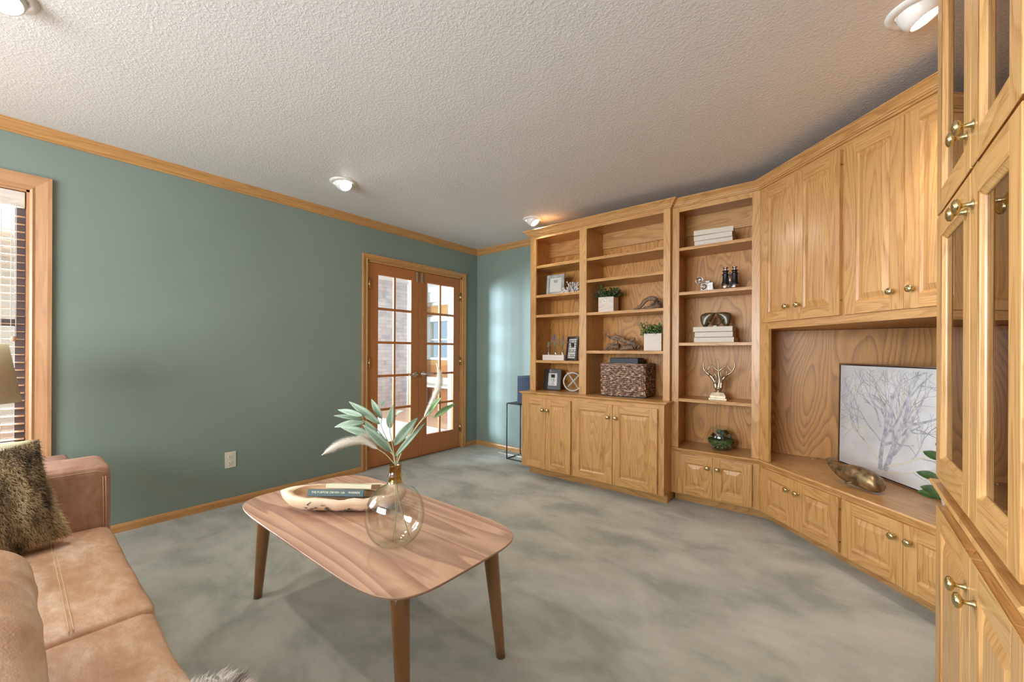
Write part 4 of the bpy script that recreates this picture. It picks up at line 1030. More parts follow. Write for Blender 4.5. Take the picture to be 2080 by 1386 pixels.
# dough bowl
AX = Vector((0.777, 0.629)); AY = Vector((-0.629, 0.777))
BWL = thing('dough_bowl', 'long carved wooden dough bowl with dark bark marks on the coffee table', 'bowl', (-1.747, 0.957, 0.4605), math.atan2(AX.y, AX.x))
def bowl_prof(u, rim):      # half widths along length u in -1..1
    return max(0.0, (1 - abs(u) ** 3.2)) ** 0.5
bw = MB(); NU, NV = 36, 20
def bp(i, j, inner):
    u = math.sin((i / NU - 0.5) * PI); v = (j / NV) * 2 - 1
    w = bowl_prof(u, 0); hl, hw, hh = 0.262, 0.108, 0.075
    sgn = 1 if not inner else 0.84
    ang = v * PI / 2
    yy = math.sin(ang) * hw * w * sgn; zz = (1 - math.cos(ang) ** 0.75) * hh if True else 0
    base = 0.018 if inner else 0.0
    endlift = 0.35 * hh * abs(u) ** 4
    z = base + (hh - base) * (1 - (math.cos(ang) ** (0.6 if not inner else 0.9))) * 1.0 + endlift
    z = min(z, hh + 0.010 * noise.noise(Vector((u * 3, v, 2))) + endlift * 0.15)
    x = u * hl * (1.0 if not inner else 0.86) * (0.86 + 0.14 * math.sin(abs(ang)))
    if abs(u) > 0.9 and not inner: x += math.copysign(0.02, u) * (abs(u) - 0.9) * 10 * abs(math.sin(ang))
    n_ = noise.noise(Vector((x * 16, yy * 16, z * 12 + (3 if inner else 0)))) * (0.008 if inner else 0.0045)
    if not inner: n_ *= min(1, z / 0.02)
    return Vector((x, yy + n_, z + n_))
outer = [[bp(i, j, False) for j in range(NV + 1)] for i in range(NU + 1)]
inner_ = [[bp(i, j, True) for j in range(NV + 1)] for i in range(NU + 1)]
bw.grid(outer, uscale=0.02, vscale=0.015); bw.grid(inner_, flip=True, uscale=0.02, vscale=0.015, mi=1)
for j in (0, NV):
    bw.grid([[outer[i][j] for i in range(NU + 1)], [inner_[i][j] for i in range(NU + 1)]], uscale=0.015, vscale=0.02)
for i in (0, NU):
    bw.grid([[outer[i][j] for j in range(NV + 1)], [inner_[i][j] for j in range(NV + 1)]])
bw.build('bowl_body', [M['bowlwood'], M['bowl_in']], BWL)
bk = MB(); rr = random.Random(5)
for i in range(26):
    x = rr.gauss(-0.01, 0.075); z = abs(rr.gauss(0.018, 0.012)) + 0.006
    vv = -(1 - 0.15) * 0.8
    ang = math.acos(max(0, 1 - z / 0.075) ** (1 / 0.6)) if z < 0.075 else PI / 2
    w = bowl_prof(x / 0.262, 0)
    y0_ = -math.sin(ang) * 0.108 * w - 0.0025
    pts = [(x, y0_, z)]
    for k in range(4):
        x += rr.uniform(0.003, 0.010) * rr.choice((-1, 1, 1)); z += rr.uniform(-0.004, 0.005); z = max(0.004, z)
        ang = math.acos(max(0, 1 - min(z, 0.07) / 0.075) ** (1 / 0.6)); pts.append((x, -math.sin(ang) * 0.108 * bowl_prof(x / 0.262, 0) - 0.0022, z))
    bk.tube(pts, [0.0012, 0.0022, 0.002, 0.0014, 0.0006], seg=5)
bk.build('bark_marks', M['ink'], BWL)
def book(name, label, group, loc, rz, L, Wd, th, cover, tilt=(0, 0), title=None, tcol=None, grp_title=None):
    """spine along local x facing -y"""
    t = thing(name, label, 'book', loc, rz, group)
    _bv = 0.0012 if title else 0.0035
    t.rotation_euler = (tilt[0], tilt[1], rz)
    c = MB(); c.box(-L / 2, L / 2, -0.004, 0.0025, 0.001, th - 0.001); c.box(-L / 2, L / 2, 0.002, Wd, 0, 0.0025); c.box(-L / 2, L / 2, 0.002, Wd, th - 0.0025, th)
    c.build('cover', cover, t, bevel=_bv)
    MB().box(-L / 2 + 0.003, L / 2 - 0.003, 0.003, Wd - 0.004, 0.0028, th - 0.0028).build('pages', M['paper'], t)
    if title:
        cu = bpy.data.curves.new('title', 'FONT'); cu.body = title; cu.size = 0.0135; cu.extrude = 0.0002; cu.align_x = 'CENTER'; cu.align_y = 'CENTER'
        to = bpy.data.objects.new('tmp_title', cu); C.objects.link(to)
        dg_ = bpy.context.evaluated_depsgraph_get(); me = bpy.data.meshes.new_from_object(to.evaluated_get(dg_))
        bpy.data.objects.remove(to, do_unlink=True)
        me.materials.clear(); me.materials.append(tcol)
        k = bpy.data.objects.new('spine_title', me); C.objects.link(k); k.parent = t
        k.location = (0, -0.0044, th * 0.55); k.rotation_euler = (PI / 2, 0, 0)
        xs = [v.co.x for v in me.vertices]; wd = max(xs) - min(xs); k.scale = (L * 0.86 / wd,) * 3
    return t
ra = math.atan2(AX.y, AX.x)
def inbowl(dx, dy, z): 
    p = Vector((-1.747, 0.957)) + AX * dx + AY * dy; return (p.x, p.y, z)
book('book', 'dark teal hardback with a lettered spine lying in the dough bowl', None, inbowl(0.0, -0.092, 0.541), ra - 0.03, 0.245, 0.145, 0.031, M['teal_book'], (-0.36, 0.0), 'THE PURPOSE DRIVEN  Life    WARREN', M['gold_text'])
book('book', 'cream covered book lying on top beside the teal one in the dough bowl', None, inbowl(0.040, -0.050, 0.561), ra - 0.06, 0.205, 0.115, 0.020, M['cream_jacket'], (-0.30, 0.0))

# demijohn vase
VX, VY = -1.276, 0.897
VS = thing('glass_vase', 'round clear glass vase with an amber neck on the coffee table', 'vase', (VX, VY, 0.4605))
def tinted_glass(name, zlo, zhi, c_lo, c_hi):
    mt = bpy.data.materials.new(name); mt.use_nodes = True; nt = mt.node_tree; nt.nodes.clear()
    out = nt.nodes.new('ShaderNodeOutputMaterial'); tr = nt.nodes.new('ShaderNodeBsdfTransparent'); gl = nt.nodes.new('ShaderNodeBsdfGlossy'); mx = nt.nodes.new('ShaderNodeMixShader')
    tc = nt.nodes.new('ShaderNodeTexCoord'); sp_ = nt.nodes.new('ShaderNodeSeparateXYZ'); nt.links.new(tc.outputs['Object'], sp_.inputs[0])
    mr = nt.nodes.new('ShaderNodeMapRange'); mr.inputs[1].default_value = zlo; mr.inputs[2].default_value = zhi; nt.links.new(sp_.outputs[2], mr.inputs[0])
    tint = mix(nt, mr.outputs[0], c_lo, c_hi)
    fr_, lw = schlick(nt, 0.035)
    edge = mix(nt, math_n(nt, 'POWER', lw.outputs['Facing'], 4.0), (1, 1, 1), (0.90, 0.90, 0.78))
    nt.links.new(mix(nt, 1.0, tint, edge, 'MULTIPLY'), tr.inputs[0])
    nt.links.new(fr_, mx.inputs[0]); gl.inputs['Roughness'].default_value = 0.01
    n_ = noise_n(nt, tc.outputs['Object'], 38, 2, 0.6)
    bp_ = nt.nodes.new('ShaderNodeBump'); bp_.inputs['Strength'].default_value = 0.12; bp_.inputs['Distance'].default_value = 0.003
    nt.links.new(n_, bp_.inputs['Height']); nt.links.new(bp_.outputs[0], gl.inputs['Normal']); nt.links.new(bp_.outputs[0], lw.inputs['Normal'])
    nt.links.new(tr.outputs[0], mx.inputs[1]); nt.links.new(gl.outputs[0], mx.inputs[2]); nt.links.new(mx.outputs[0], out.inputs[0]); return mt
gprof = [(0.0, 0.006), (0.02, 0.003), (0.040, 0.0), (0.060, 0.008), (0.082, 0.028), (0.097, 0.056), (0.1045, 0.085), (0.106, 0.108), (0.1025, 0.138), (0.092, 0.167), (0.075, 0.190), (0.054, 0.206), (0.036, 0.215), (0.0265, 0.224), (0.0225, 0.238)]
def densify(p, k=4):
    out_ = []
    for i in range(len(p) - 1):
        for j in range(k):
            t_ = j / k; p0 = p[max(i - 1, 0)]; p1 = p[i]; p2 = p[i + 1]; p3 = p[min(i + 2, len(p) - 1)]
            out_.append(tuple(0.5 * (2 * p1[c] + (p2[c] - p0[c]) * t_ + (2 * p0[c] - 5 * p1[c] + 4 * p2[c] - p3[c]) * t_ * t_ + (-p0[c] + 3 * p1[c] - 3 * p2[c] + p3[c]) * t_ ** 3) for c in (0, 1)))
    out_.append(p[-1]); return [(max(a, 0.0), b_) for a, b_ in out_]
gm = tinted_glass('bubbled_glass', 0.0, 0.22, (0.99, 0.998, 0.975), (0.995, 0.995, 0.985))
gp = densify(gprof)
MB().lathe(gp, seg=64).build('vase_body', gm, VS)
MB().lathe([(r_ - 0.003 if r_ > 0.004 else r_, z + (0.004 if r_ < 0.05 and z < 0.1 else 0)) for r_, z in gp], seg=64).build('inner_wall', gm, VS)
am = tinted_glass('amber_glass', 0.22, 0.30, (0.90, 0.78, 0.40), (0.78, 0.55, 0.20))
MB().lathe([(0.0255, 0.225), (0.0225, 0.238), (0.0225, 0.243), (0.0255, 0.247), (0.0275, 0.250), (0.0255, 0.253), (0.0220, 0.257), (0.0215, 0.283), (0.0235, 0.287), (0.0215, 0.290), (0.0190, 0.287), (0.0190, 0.240), (0.022, 0.226)], seg=40).build('neck', am, VS)

# stems, leaves and plumes standing in the vase
LEAVES = [
    ((-1.292, 0.843, 0.904), (-1.384, 0.775, 0.993), 0.0142, 0), ((-1.301, 0.857, 0.921), (-1.34, 0.838, 0.997), 0.0125, 0),
    ((-1.305, 0.893, 0.88), (-1.259, 0.875, 0.982), 0.0146, 0), ((-1.316, 0.79, 0.937), (-1.417, 0.751, 0.961), 0.0104, 0),
    ((-1.343, 0.806, 0.919), (-1.399, 0.726, 0.944), 0.0089, 0), ((-1.416, 0.86, 0.895), (-1.505, 0.784, 0.883), 0.0132, 0),
    ((-1.381, 0.864, 0.848), (-1.468, 0.791, 0.886), 0.0149, 0), ((-1.3, 0.899, 0.793), (-1.353, 0.812, 0.909), 0.0183, 0),
    ((-1.296, 0.902, 0.815), (-1.254, 0.983, 0.925), 0.0183, 0), ((-1.28, 0.898, 0.777), (-1.21, 0.985, 0.913), 0.0100, 0),
    ((-1.205, 0.981, 0.925), (-1.125, 0.989, 1.009), 0.0129, 1), ((-1.189, 1.007, 0.918), (-1.133, 1.064, 0.977), 0.0111, 1),
    ((-1.255, 0.883, 0.93), (-1.193, 0.873, 0.963), 0.0080, 0), ((-1.355, 0.89, 0.96), (-1.34, 0.898, 0.982), 0.0065, 0),
    ((-1.386, 0.842, 0.905), (-1.379, 0.896, 0.846), 0.0129, 0)]
def leaf_mesh(mb, a, b_, hw, facing, curl=0.12, nl=12, droop=0.06):
    a, b_ = Vector(a), Vector(b_); ax = b_ - a; L = ax.length; ax.normalize()
    side = ax.cross(facing).normalized(); up = side.cross(ax).normalized()
    rows = []
    for i in range(nl + 1):
        t_ = i / nl
        w = hw * (math.sin(PI * min(1, t_ * 0.96 + 0.04)) ** 0.75) * (1.15 - 0.45 * t_) if 0 < i < nl else hw * 0.03
        c = a + ax * L * t_ + up * L * (curl * math.sin(PI * t_)) - Vector((0, 0, 1)) * L * droop * t_ * t_
        rows.append([c - side * w + up * w * 0.30, c - side * w * 0.5 + up * w * 0.06, c - up * w * 0.10, c + side * w * 0.5 + up * w * 0.06, c + side * w + up * w * 0.30])
    mb.grid(rows, uscale=0.01, vscale=0.02)
BQ = thing('leaf_bouquet', 'bouquet of long sage green leaves and cream plumes in the round vase', 'bouquet', (VX, VY, 0.466))
inv = Vector((VX, VY, 0.466))
rl = random.Random(8)
for a, b_, hw, g_ in LEAVES:
    mb = MB(); fc = -Fv + Vector((rl.uniform(-.35, .35), rl.uniform(-.35, .35), rl.uniform(0.2, .7)))
    leaf_mesh(mb, Vector(a) - inv, Vector(b_) - inv, hw, fc, curl=rl.uniform(0.02, 0.12))
    o = mb.build('leaf', M['euc_d'] if g_ else M['euc'], BQ)
    sd = o.modifiers.new('solid', 'SOLIDIFY'); sd.thickness = 0.0006
STEMS = [[(-1.262, .890, .47), (-1.270, 0.895, 0.60), (-1.276, 0.897, 0.749), (-1.286, 0.889, 0.803), (-1.316, 0.865, 0.888), (-1.314, 0.866, 0.919)],
         [(-1.300, .905, .47), (-1.272, 0.905, 0.62), (-1.278, 0.897, 0.749), (-1.294, 0.882, 0.821), (-1.33, 0.854, 0.88), (-1.365, 0.825, 0.911), (-1.40, .80, .93)],
         [(-1.274, 0.898, 0.749), (-1.285, 0.89, 0.83), (-1.292, 0.884, 0.882), (-1.284, 0.891, 0.957)],
         [(-1.235, .93, .49), (-1.262, 0.905, 0.62), (-1.272, 0.901, 0.749), (-1.231, 0.933, 0.857), (-1.188, 0.968, 0.928), (-1.165, 0.987, 0.923)],
         [(-1.273, 0.899, 0.749), (-1.263, 0.907, 0.803), (-1.224, 0.939, 0.885)],
         [(-1.275, 0.897, 0.749), (-1.301, 0.877, 0.785), (-1.327, 0.856, 0.808)],
         [(-1.276, 0.899, 0.749), (-1.317, 0.915, 0.775), (-1.343, 0.894, 0.806)],
         [(-1.272, 0.901, 0.749), (-1.238, 0.928, 0.848), (-1.193, 0.964, 0.928)]]
def smooth_path(P, k=6):
    P = [Vector(p) for p in P]; out_ = []
    for i in range(len(P) - 1):
        p0 = P[max(i - 1, 0)]; p1 = P[i]; p2 = P[i + 1]; p3 = P[min(i + 2, len(P) - 1)]
        for j in range(k):
            t_ = j / k; out_.append(0.5 * (2 * p1 + (p2 - p0) * t_ + (2 * p0 - 5 * p1 + 4 * p2 - p3) * t_ * t_ + (-p0 + 3 * p1 - 3 * p2 + p3) * t_ ** 3))
    out_.append(P[-1]); return out_
for s0 in STEMS:
    MB().tube([p - inv for p in smooth_path(s0)], 0.0016, seg=6).build('stem', M['stem'], BQ)
PL = [[(-1.327, 0.856, 0.808), (-1.358, 0.831, 0.831), (-1.39, 0.805, 0.837), (-1.428, 0.774, 0.826), (-1.46, 0.748, 0.805), (-1.486, 0.727, 0.784)],
      [(-1.343, 0.894, 0.806), (-1.372, 0.871, 0.834), (-1.401, 0.847, 0.845), (-1.421, 0.831, 0.833)],
      [(-1.193, 0.964, 0.928), (-1.168, 0.984, 0.99), (-1.153, 0.997, 1.039), (-1.15, 0.999, 1.081), (-1.160, 0.991, 1.124)]]
for pi_, P in enumerate(PL):
    sp_ = smooth_path([Vector(p) - inv for p in P], 8); mb = MB(); rnd = random.Random(pi_)
    n_ = len(sp_)
    mb.tube(sp_, [0.0015 + 0.0025 * math.sin(PI * min(1, i / n_ + 0.1)) for i in range(n_)], seg=6)
    for i in range(4200):
        f_ = rnd.random() ** 0.9; q = f_ * (n_ - 1); i0 = min(int(q), n_ - 2)
        p = sp_[i0].lerp(sp_[i0 + 1], q - i0); tg = (sp_[i0 + 1] - sp_[i0]).normalized()
        r_ = Vector((rnd.gauss(0, 1), rnd.gauss(0, 1), rnd.gauss(0, 1))); r_ = (r_ - tg * r_.dot(tg)).normalized()
        L = (0.023 if pi_ != 2 else 0.018) * math.sin(PI * min(1, max(0.12, f_ * 0.9 + 0.12))) * rnd.uniform(0.6, 1.2)
        e = p + r_ * L + tg * L * 1.1; s_ = tg.cross(r_) * 0.0008
        mb.face([p - s_, p + s_, e], [(0, 0)] * 3)
    mb.build('plume', M['pampas'], BQ)

# ------------------------------------------------------------------ shelf ornaments
def frame(name, label, loc, rz, w, h, bw_, th, mat, art, lean=0.0, inner=None, cat='picture frame', group=None):
    t = thing(name, label, cat, loc, rz, group)
    R = rot('X', -lean)
    mb = MB()
    prof_in = bw_
    for x0, x1, z0, z1, g in ((-w / 2, -w / 2 + bw_, 0, h, 2), (w / 2 - bw_, w / 2, 0, h, 2), (-w / 2 + bw_, w / 2 - bw_, 0, bw_, 0), (-w / 2 + bw_, w / 2 - bw_, h - bw_, h, 0)):
        mb.box(x0, x1, -th, 0, z0, z1, g=g, M=R)
    mb.build('frame_border', mat, t, bevel=0.003)
    MB().box(-w / 2 + bw_ * 0.8, w / 2 - bw_ * 0.8, -th * 0.35, -th * 0.2, bw_ * 0.8, h - bw_ * 0.8, M=R).build('backing', art, t)
    if inner: inner(t, R, w, h, bw_, th)
    if lean: MB().box(-0.02, 0.02, 0.0, 0.004, 0.0, h * 0.75, M=T(0, h * 0.75 * math.sin(lean) * 1.1 + 0.001, 0) @ rot('X', lean * 0.9)).build('easel_back', mat, t)
    return t
def art_grey(t, R, w, h, bw_, th):
    mb = MB(); y = -th * 0.37
    mb.box(-w * 0.25, w * 0.25, y - 0.0008, y, h * 0.24, h * 0.76, M=R); mb.build('print', M['art_white'], t)
def art_flower(t, R, w, h, bw_, th):
    y = -th * 0.36; mb = MB(); rr_ = random.Random(2)
    def P(x, z): return R @ Vector((x, y - 0.0006, z))
    stems_ = [((0.008, h * 0.30), (0.004, h * 0.52)), ((-0.004, h * 0.30), (-0.016, h * 0.50)), ((0.004, h * 0.32), (0.020, h * 0.46)), ((0.0, h * 0.4), (0.012, h * 0.58))]
    for a, b_ in stems_:
        mb.tube([P(*a), P((a[0] + b_[0]) / 2 + 0.003, (a[1] + b_[1]) / 2), P(*b_)], 0.0012, seg=4)
        for k in range(7):
            an = k * PI / 3.5; c = P(b_[0] + 0.005 * math.cos(an), b_[1] + 0.005 * math.sin(an)); mb.tube([P(*b_), c], [0.0018, 0.0008], seg=4)
    for k in range(4): mb.tube([P(-0.022, h * (0.24 + 0.016 * k)), P(0.022, h * (0.245 + 0.016 * k))], 0.0006, seg=4)
    mb.build('print', M['ink'], t)
def art_squares(t, R, w, h, bw_, th):
    y = -th * 0.36; mb = MB(); rr_ = random.Random(3)
    iw, ih = w - 2.4 * bw_, h - 2.4 * bw_
    for r_ in range(4):
        for c_ in range(3):
            x = -iw / 2 + iw * (c_ + 0.5) / 3; z = h / 2 - ih / 2 + ih * (r_ + 0.5) / 4; s = min(iw / 3, ih / 4) * 0.42
            mb.box(x - s, x + s, y - 0.0006, y, z - s, z + s, M=R)
            s2_ = s * rr_.uniform(0.35, 0.75)
    mb.build('print', M['ink'], t)
    m2 = MB()
    for r_ in range(4):
        for c_ in range(3):
            x = -iw / 2 + iw * (c_ + 0.5) / 3; z = h / 2 - ih / 2 + ih * (r_ + 0.5) / 4; s = min(iw / 3, ih / 4) * 0.42
            a_ = s * rr_.uniform(0.5, 0.85); dx, dz = rr_.uniform(-.2, .2) * s, rr_.uniform(-.2, .2) * s
            m2.box(x + dx - a_ * .8, x + dx + a_ * .8, y - 0.0012, y - 0.0005, z + dz - a_ * .8, z + dz + a_ * .8, M=R)
    m2.build('print', M['art_white'], t)
frame('picture_frame', 'weathered grey frame with a blank white print on the upper left shelf', (-2.158, 3.330, 1.7165), 0.08, 0.190, 0.200, 0.030, 0.016, M['grey_frame'], M['art_white'], 0.10)
frame('picture_frame', 'black frame with wide white print of small squares, beside the lavender box', (-1.955, 3.300, 1.0865), -0.35, 0.160, 0.225, 0.022, 0.016, M['black_wood'], M['art_white'], 0.13, art_squares)
frame('picture_frame', 'black frame with a sketch of flowers on the worktop at the left', (-2.235, 3.405, 0.7905), 0.16, 0.180, 0.205, 0.040, 0.022, M['black_wood'], M['art_white'], 0.14, art_flower)
# white coral cluster
cr_ = thing('coral_cluster', 'bunch of white coral like blossoms beside the grey frame', 'ornament', (-1.975, 3.345, 1.7165))
cm = MB(); rr = random.Random(11)
for i in range(70):
    u = rr.uniform(-1, 1); base = Vector((u * 0.05, rr.uniform(-0.03, 0.03), 0.004)); d = Vector((u * 0.7 + rr.gauss(0, .3), rr.gauss(0, .35), rr.uniform(0.35, 1))).normalized()
    L = rr.uniform(0.05, 0.115) * (1.0 if u > -0.3 else 0.75); e = base + d * L; e.x = max(-0.088, min(0.082, e.x)); e.y = max(-0.07, min(0.07, e.y))
    cm.tube([base, base.lerp(e, 0.5) + Vector((rr.gauss(0, .004),) * 3), e], [0.004, 0.004, 0.003], seg=5)
    for k in range(5):
        v_ = Vector((rr.gauss(0, 1), rr.gauss(0, 1), rr.gauss(0, 1))).normalized() * 0.010; cm.tube([e, e + v_], [0.0060, 0.0036], seg=5)
cm.build('branches', M['coral'], cr_)
# lavender bottles on a block
lb = thing('bottle_planter', 'whitewashed wooden block holding three glass bud bottles of lavender', 'planter', (-2.160, 3.325, 1.0865))
MB().box(-0.128, 0.116, -0.022, 0.022, 0, 0.052, g=0).build('block', M['crate'], lb, bevel=0.002)
bgm = thin_glass('bottle_glass', (0.80, 0.86, 0.86), 1.0)
for bi, bx in enumerate((-0.070, 0.012, 0.088)):
    bo = MB().lathe([(0, 0.04), (0.015, 0.04), (0.016, 0.046), (0.016, 0.085), (0.012, 0.10), (0.008, 0.112), (0.008, 0.132), (0.0095, 0.134)], bx, 0, 0, seg=18).build('bottle', bgm, lb)
    sm_ = MB(); bu = MB(); gr = MB(); rr = random.Random(20 + bi)
    for k in range(4 if bi != 1 else 3):
        dx = rr.uniform(-0.045, 0.045) if bi != 1 else rr.uniform(-.02, .02); dy = rr.uniform(-0.015, 0.015); hgt = rr.uniform(0.195, 0.26)
        p = [(bx, 0, 0.05), (bx + dx * 0.2, dy * 0.3, 0.14), (bx + dx, dy, hgt - 0.035)]
        sp_ = smooth_path(p, 5); sm_.tube(sp_, 0.0011, seg=5)
        top_ = sp_[-1]; dr = (sp_[-1] - sp_[-2]).normalized()
        for j in range(16):
            c = top_ + dr * j * 0.0024; v_ = Vector((rr.gauss(0, 1), rr.gauss(0, 1), rr.gauss(0, .5))).normalized() * 0.006
            bu.tube([c, c + v_ + dr * 0.002], [0.0032, 0.0018], seg=5)
    for k in range(22):
        a_ = rr.uniform(0, 2 * PI); b0_ = Vector((bx, 0, rr.uniform(0.12, 0.15))); e = b0_ + Vector((math.cos(a_) * rr.uniform(.01, .028), math.sin(a_) * .012, rr.uniform(0.015, 0.05)))
        leaf_mesh(gr, b0_, e, 0.0022, Vector((0, -1, 0.3)), nl=4)
    sm_.build('stem', M['sage_stem'], lb); bu.build('lavender', M['lavender'], lb); gr.build('foliage', M['sage_stem'], lb)
# orb ring sculpture
ob = thing('ring_sculpture', 'white open ring sculpture with a crossed bar, beside the flower sketch frame', 'sculpture', (-2.018, 3.430, 0.7905), 0.35)
rg_ = MB(); R_ = 0.086
rows = []
for k in range(49):
    a = 2 * PI * k / 48; c = Vector((R_ * math.cos(a), 0, 0.092 + R_ * math.sin(a))); nr = Vector((math.cos(a), 0, math.sin(a))); yv = Vector((0, 1, 0))
    rows.append([c + nr * 0.006 * sx_ + yv * sy_ * 0.026 for sx_, sy_ in ((-1, -1), (1, -1), (1, 1), (-1, 1))])
rg_.grid(rows, close_u=True, smooth=False); rg_.build('ring', M['concrete'], ob, bevel=0.002)
MB().tube([(-0.055, -0.005, 0.182), (0.058, 0.0, 0.022)], 0.0065, seg=8).build('bar', M['concrete'], ob)
MB().tube([(0.060, -0.005, 0.155), (-0.060, 0.01, 0.030)], 0.0065, seg=8).build('bar', M['concrete'], ob)
# planters
def planter(label, loc, rz, s, ring_, seed, lmat, spread):
    t = thing('box_planter', label, 'potted plant', loc, rz, None)
    b2 = MB(); th = 0.009
    b2.box(-s / 2, s / 2, -s / 2, -s / 2 + th, 0, s, g=0); b2.box(-s / 2, s / 2, s / 2 - th, s / 2, 0, s, g=0)
    b2.box(-s / 2, -s / 2 + th, -s / 2 + th, s / 2 - th, 0, s, g=1); b2.box(s / 2 - th, s / 2, -s / 2 + th, s / 2 - th, 0, s, g=1); b2.box(-s / 2 + th, s / 2 - th, -s / 2 + th, s / 2 - th, 0, 0.01, g=0)
    b2.build('wooden_box', M['crate'], t, bevel=0.002)
    MB().box(-s / 2 + th, s / 2 - th, -s / 2 + th, s / 2 - th, 0.01, s * 0.9).build('soil', M['moss'], t)
    if ring_:
        k = MB(); Rm = T(-0.01, -s / 2 - 0.002, s * 0.72) @ rot('X', PI / 2)
        k.lathe([(0.011, 0), (0.013, 0.003), (0.016, 0.004), (0.018, 0.002), (0.018, 0)], M=Rm, seg=20); k.lathe([(0, 0), (0.0045, 0), (0.003, 0.007), (0, 0.008)], M=Rm, seg=12)
        k.build('knob', M['pampas'], t)
    rr_ = random.Random(seed); f1, f2_, st_ = MB(), MB(), MB()
    for i in range(60):
        a = rr_.uniform(0, 2 * PI); r_ = rr_.uniform(0, s * 0.40); p0 = Vector((r_ * math.cos(a), r_ * math.sin(a), s * 0.88))
        d = Vector((math.cos(a) * rr_.uniform(.2, 1.0) * spread[0], math.sin(a) * 0.6, rr_.uniform(0.45, 1.2) * spread[1])).normalized()
        L = rr_.uniform(0.07, 0.14); pts = [p0 + d * L * k_ / 5 + Vector((0, 0, -0.018 * (k_ / 5) ** 2 * abs(d.x) * 2)) for k_ in range(6)]
        for q in pts: q.y = max(-0.10, min(0.10, q.y)); q.x = max(-0.13, min(0.105, q.x)); q.z = min(q.z, 0.250)
        st_.tube(pts, 0.0008, seg=4, cap=False)
        for k_ in range(1, 6):
            for _ in range(3):
                v_ = Vector((rr_.gauss(0, 1), rr_.gauss(0, 1), rr_.gauss(0.3, .8))).normalized()
                leaf_mesh(f1 if rr_.random() < 0.62 else f2_, pts[k_], pts[k_] + v_ * rr_.uniform(0.015, 0.024), 0.0062, Vector((rr_.gauss(0, 1), -1, rr_.gauss(.5, 1))), nl=3)
    st_.build('stem', M['stem'], t); f1.build('foliage', lmat[0], t); f2_.build('foliage', lmat[1], t)
    return t
planter('square whitewashed planter with dark bushy greenery and a ring knob on its front', (-1.630, 3.385, 1.5175), 0.12, 0.138, True, 31, (M['leaf'], M['leaf']), (0.9, 1.0))
planter('square whitewashed planter with bright bushy greenery, right of the tangled driftwood', (-1.205, 3.375, 1.1795), 0.05, 0.142, False, 32, (M['leaf_l'], M['leaf']), (1.1, 0.8))
# driftwood
def driftwood(label, loc, rz, branches, seed):
    t = thing('driftwood', label, 'driftwood', loc, rz)
    mb = MB()
    for pts, rads in branches:
        sp_ = smooth_path(pts, 7); n_ = len(sp_)
        rr_ = [rads[0] + (rads[1] - rads[0]) * (i / (n_ - 1)) + 0.0 for i in range(n_)]
        rr_ = [max(0.0015, r_ * (1 + 0.35 * noise.noise(Vector((i * 0.7, seed, 0))))) for i, r_ in enumerate(rr_)]
        mb.tube(sp_, rr_, seg=9)
    mb.v = [tuple(Vector(p) + Vector((1, 1, 1)) * 0.004 * noise.noise(Vector(p) * 60)) for p in mb.v]
    mb.v = [(p[0], p[1], max(p[2], 0.0008)) for p in mb.v]
    mb.build('wood', M['drift'], t); return t
driftwood('curved piece of driftwood leaning up, right of the ring knob planter', (-1.280, 3.400, 1.5175), 0.0,
          [([(-0.105, -0.02, 0.012), (-0.06, 0, 0.045), (-0.01, 0.0, 0.095), (0.04, 0.01, 0.105), (0.075, 0.0, 0.085)], (0.013, 0.022)),
           ([(-0.06, 0.0, 0.012), (0, -0.02, 0.02), (0.05, 0, 0.03), (0.105, 0.0, 0.05)], (0.012, 0.020)),
           ([(0.0, 0.02, 0.02), (0.04, 0.03, 0.05), (0.09, 0.02, 0.062)], (0.010, 0.024)),
           ([(0.08, -0.01, 0.02), (0.10, 0.01, 0.04), (0.095, 0.0, 0.065)], (0.022, 0.015))], 3)
driftwood('tangled driftwood with a long pointed branch on the lower middle shelf', (-1.520, 3.400, 1.1795), 0.0,
          [([(-0.175, 0.0, 0.170), (-0.13, 0.0, 0.135), (-0.08, 0, 0.115), (0.0, 0.0, 0.095), (0.09, 0, 0.070), (0.15, 0, 0.03)], (0.004, 0.022)),
           ([(-0.09, 0.01, 0.115), (-0.04, 0, 0.13), (0.03, 0.01, 0.10)], (0.010, 0.016)), ([(-0.055, 0.0, 0.12), (-0.052, 0, 0.16), (-0.058, 0, 0.178)], (0.010, 0.002)),
           ([(-0.14, -0.02, 0.012), (-0.09, -0.02, 0.05), (-0.02, -0.01, 0.075)], (0.010, 0.016)), ([(-0.11, -0.03, 0.012), (-0.06, -0.02, 0.035), (0.0, -0.02, 0.04)], (0.014, 0.022)),
           ([(0.0, 0.0, 0.02), (0.06, 0.0, 0.03), (0.12, 0.0, 0.04)], (0.018, 0.026)), ([(0.08, 0.01, 0.08), (0.12, 0.01, 0.10), (0.125, 0.0, 0.115)], (0.015, 0.006)), ([(0.11, 0, 0.05), (0.155, 0.01, 0.045), (0.16, 0, 0.02)], (0.02, 0.012))], 5)
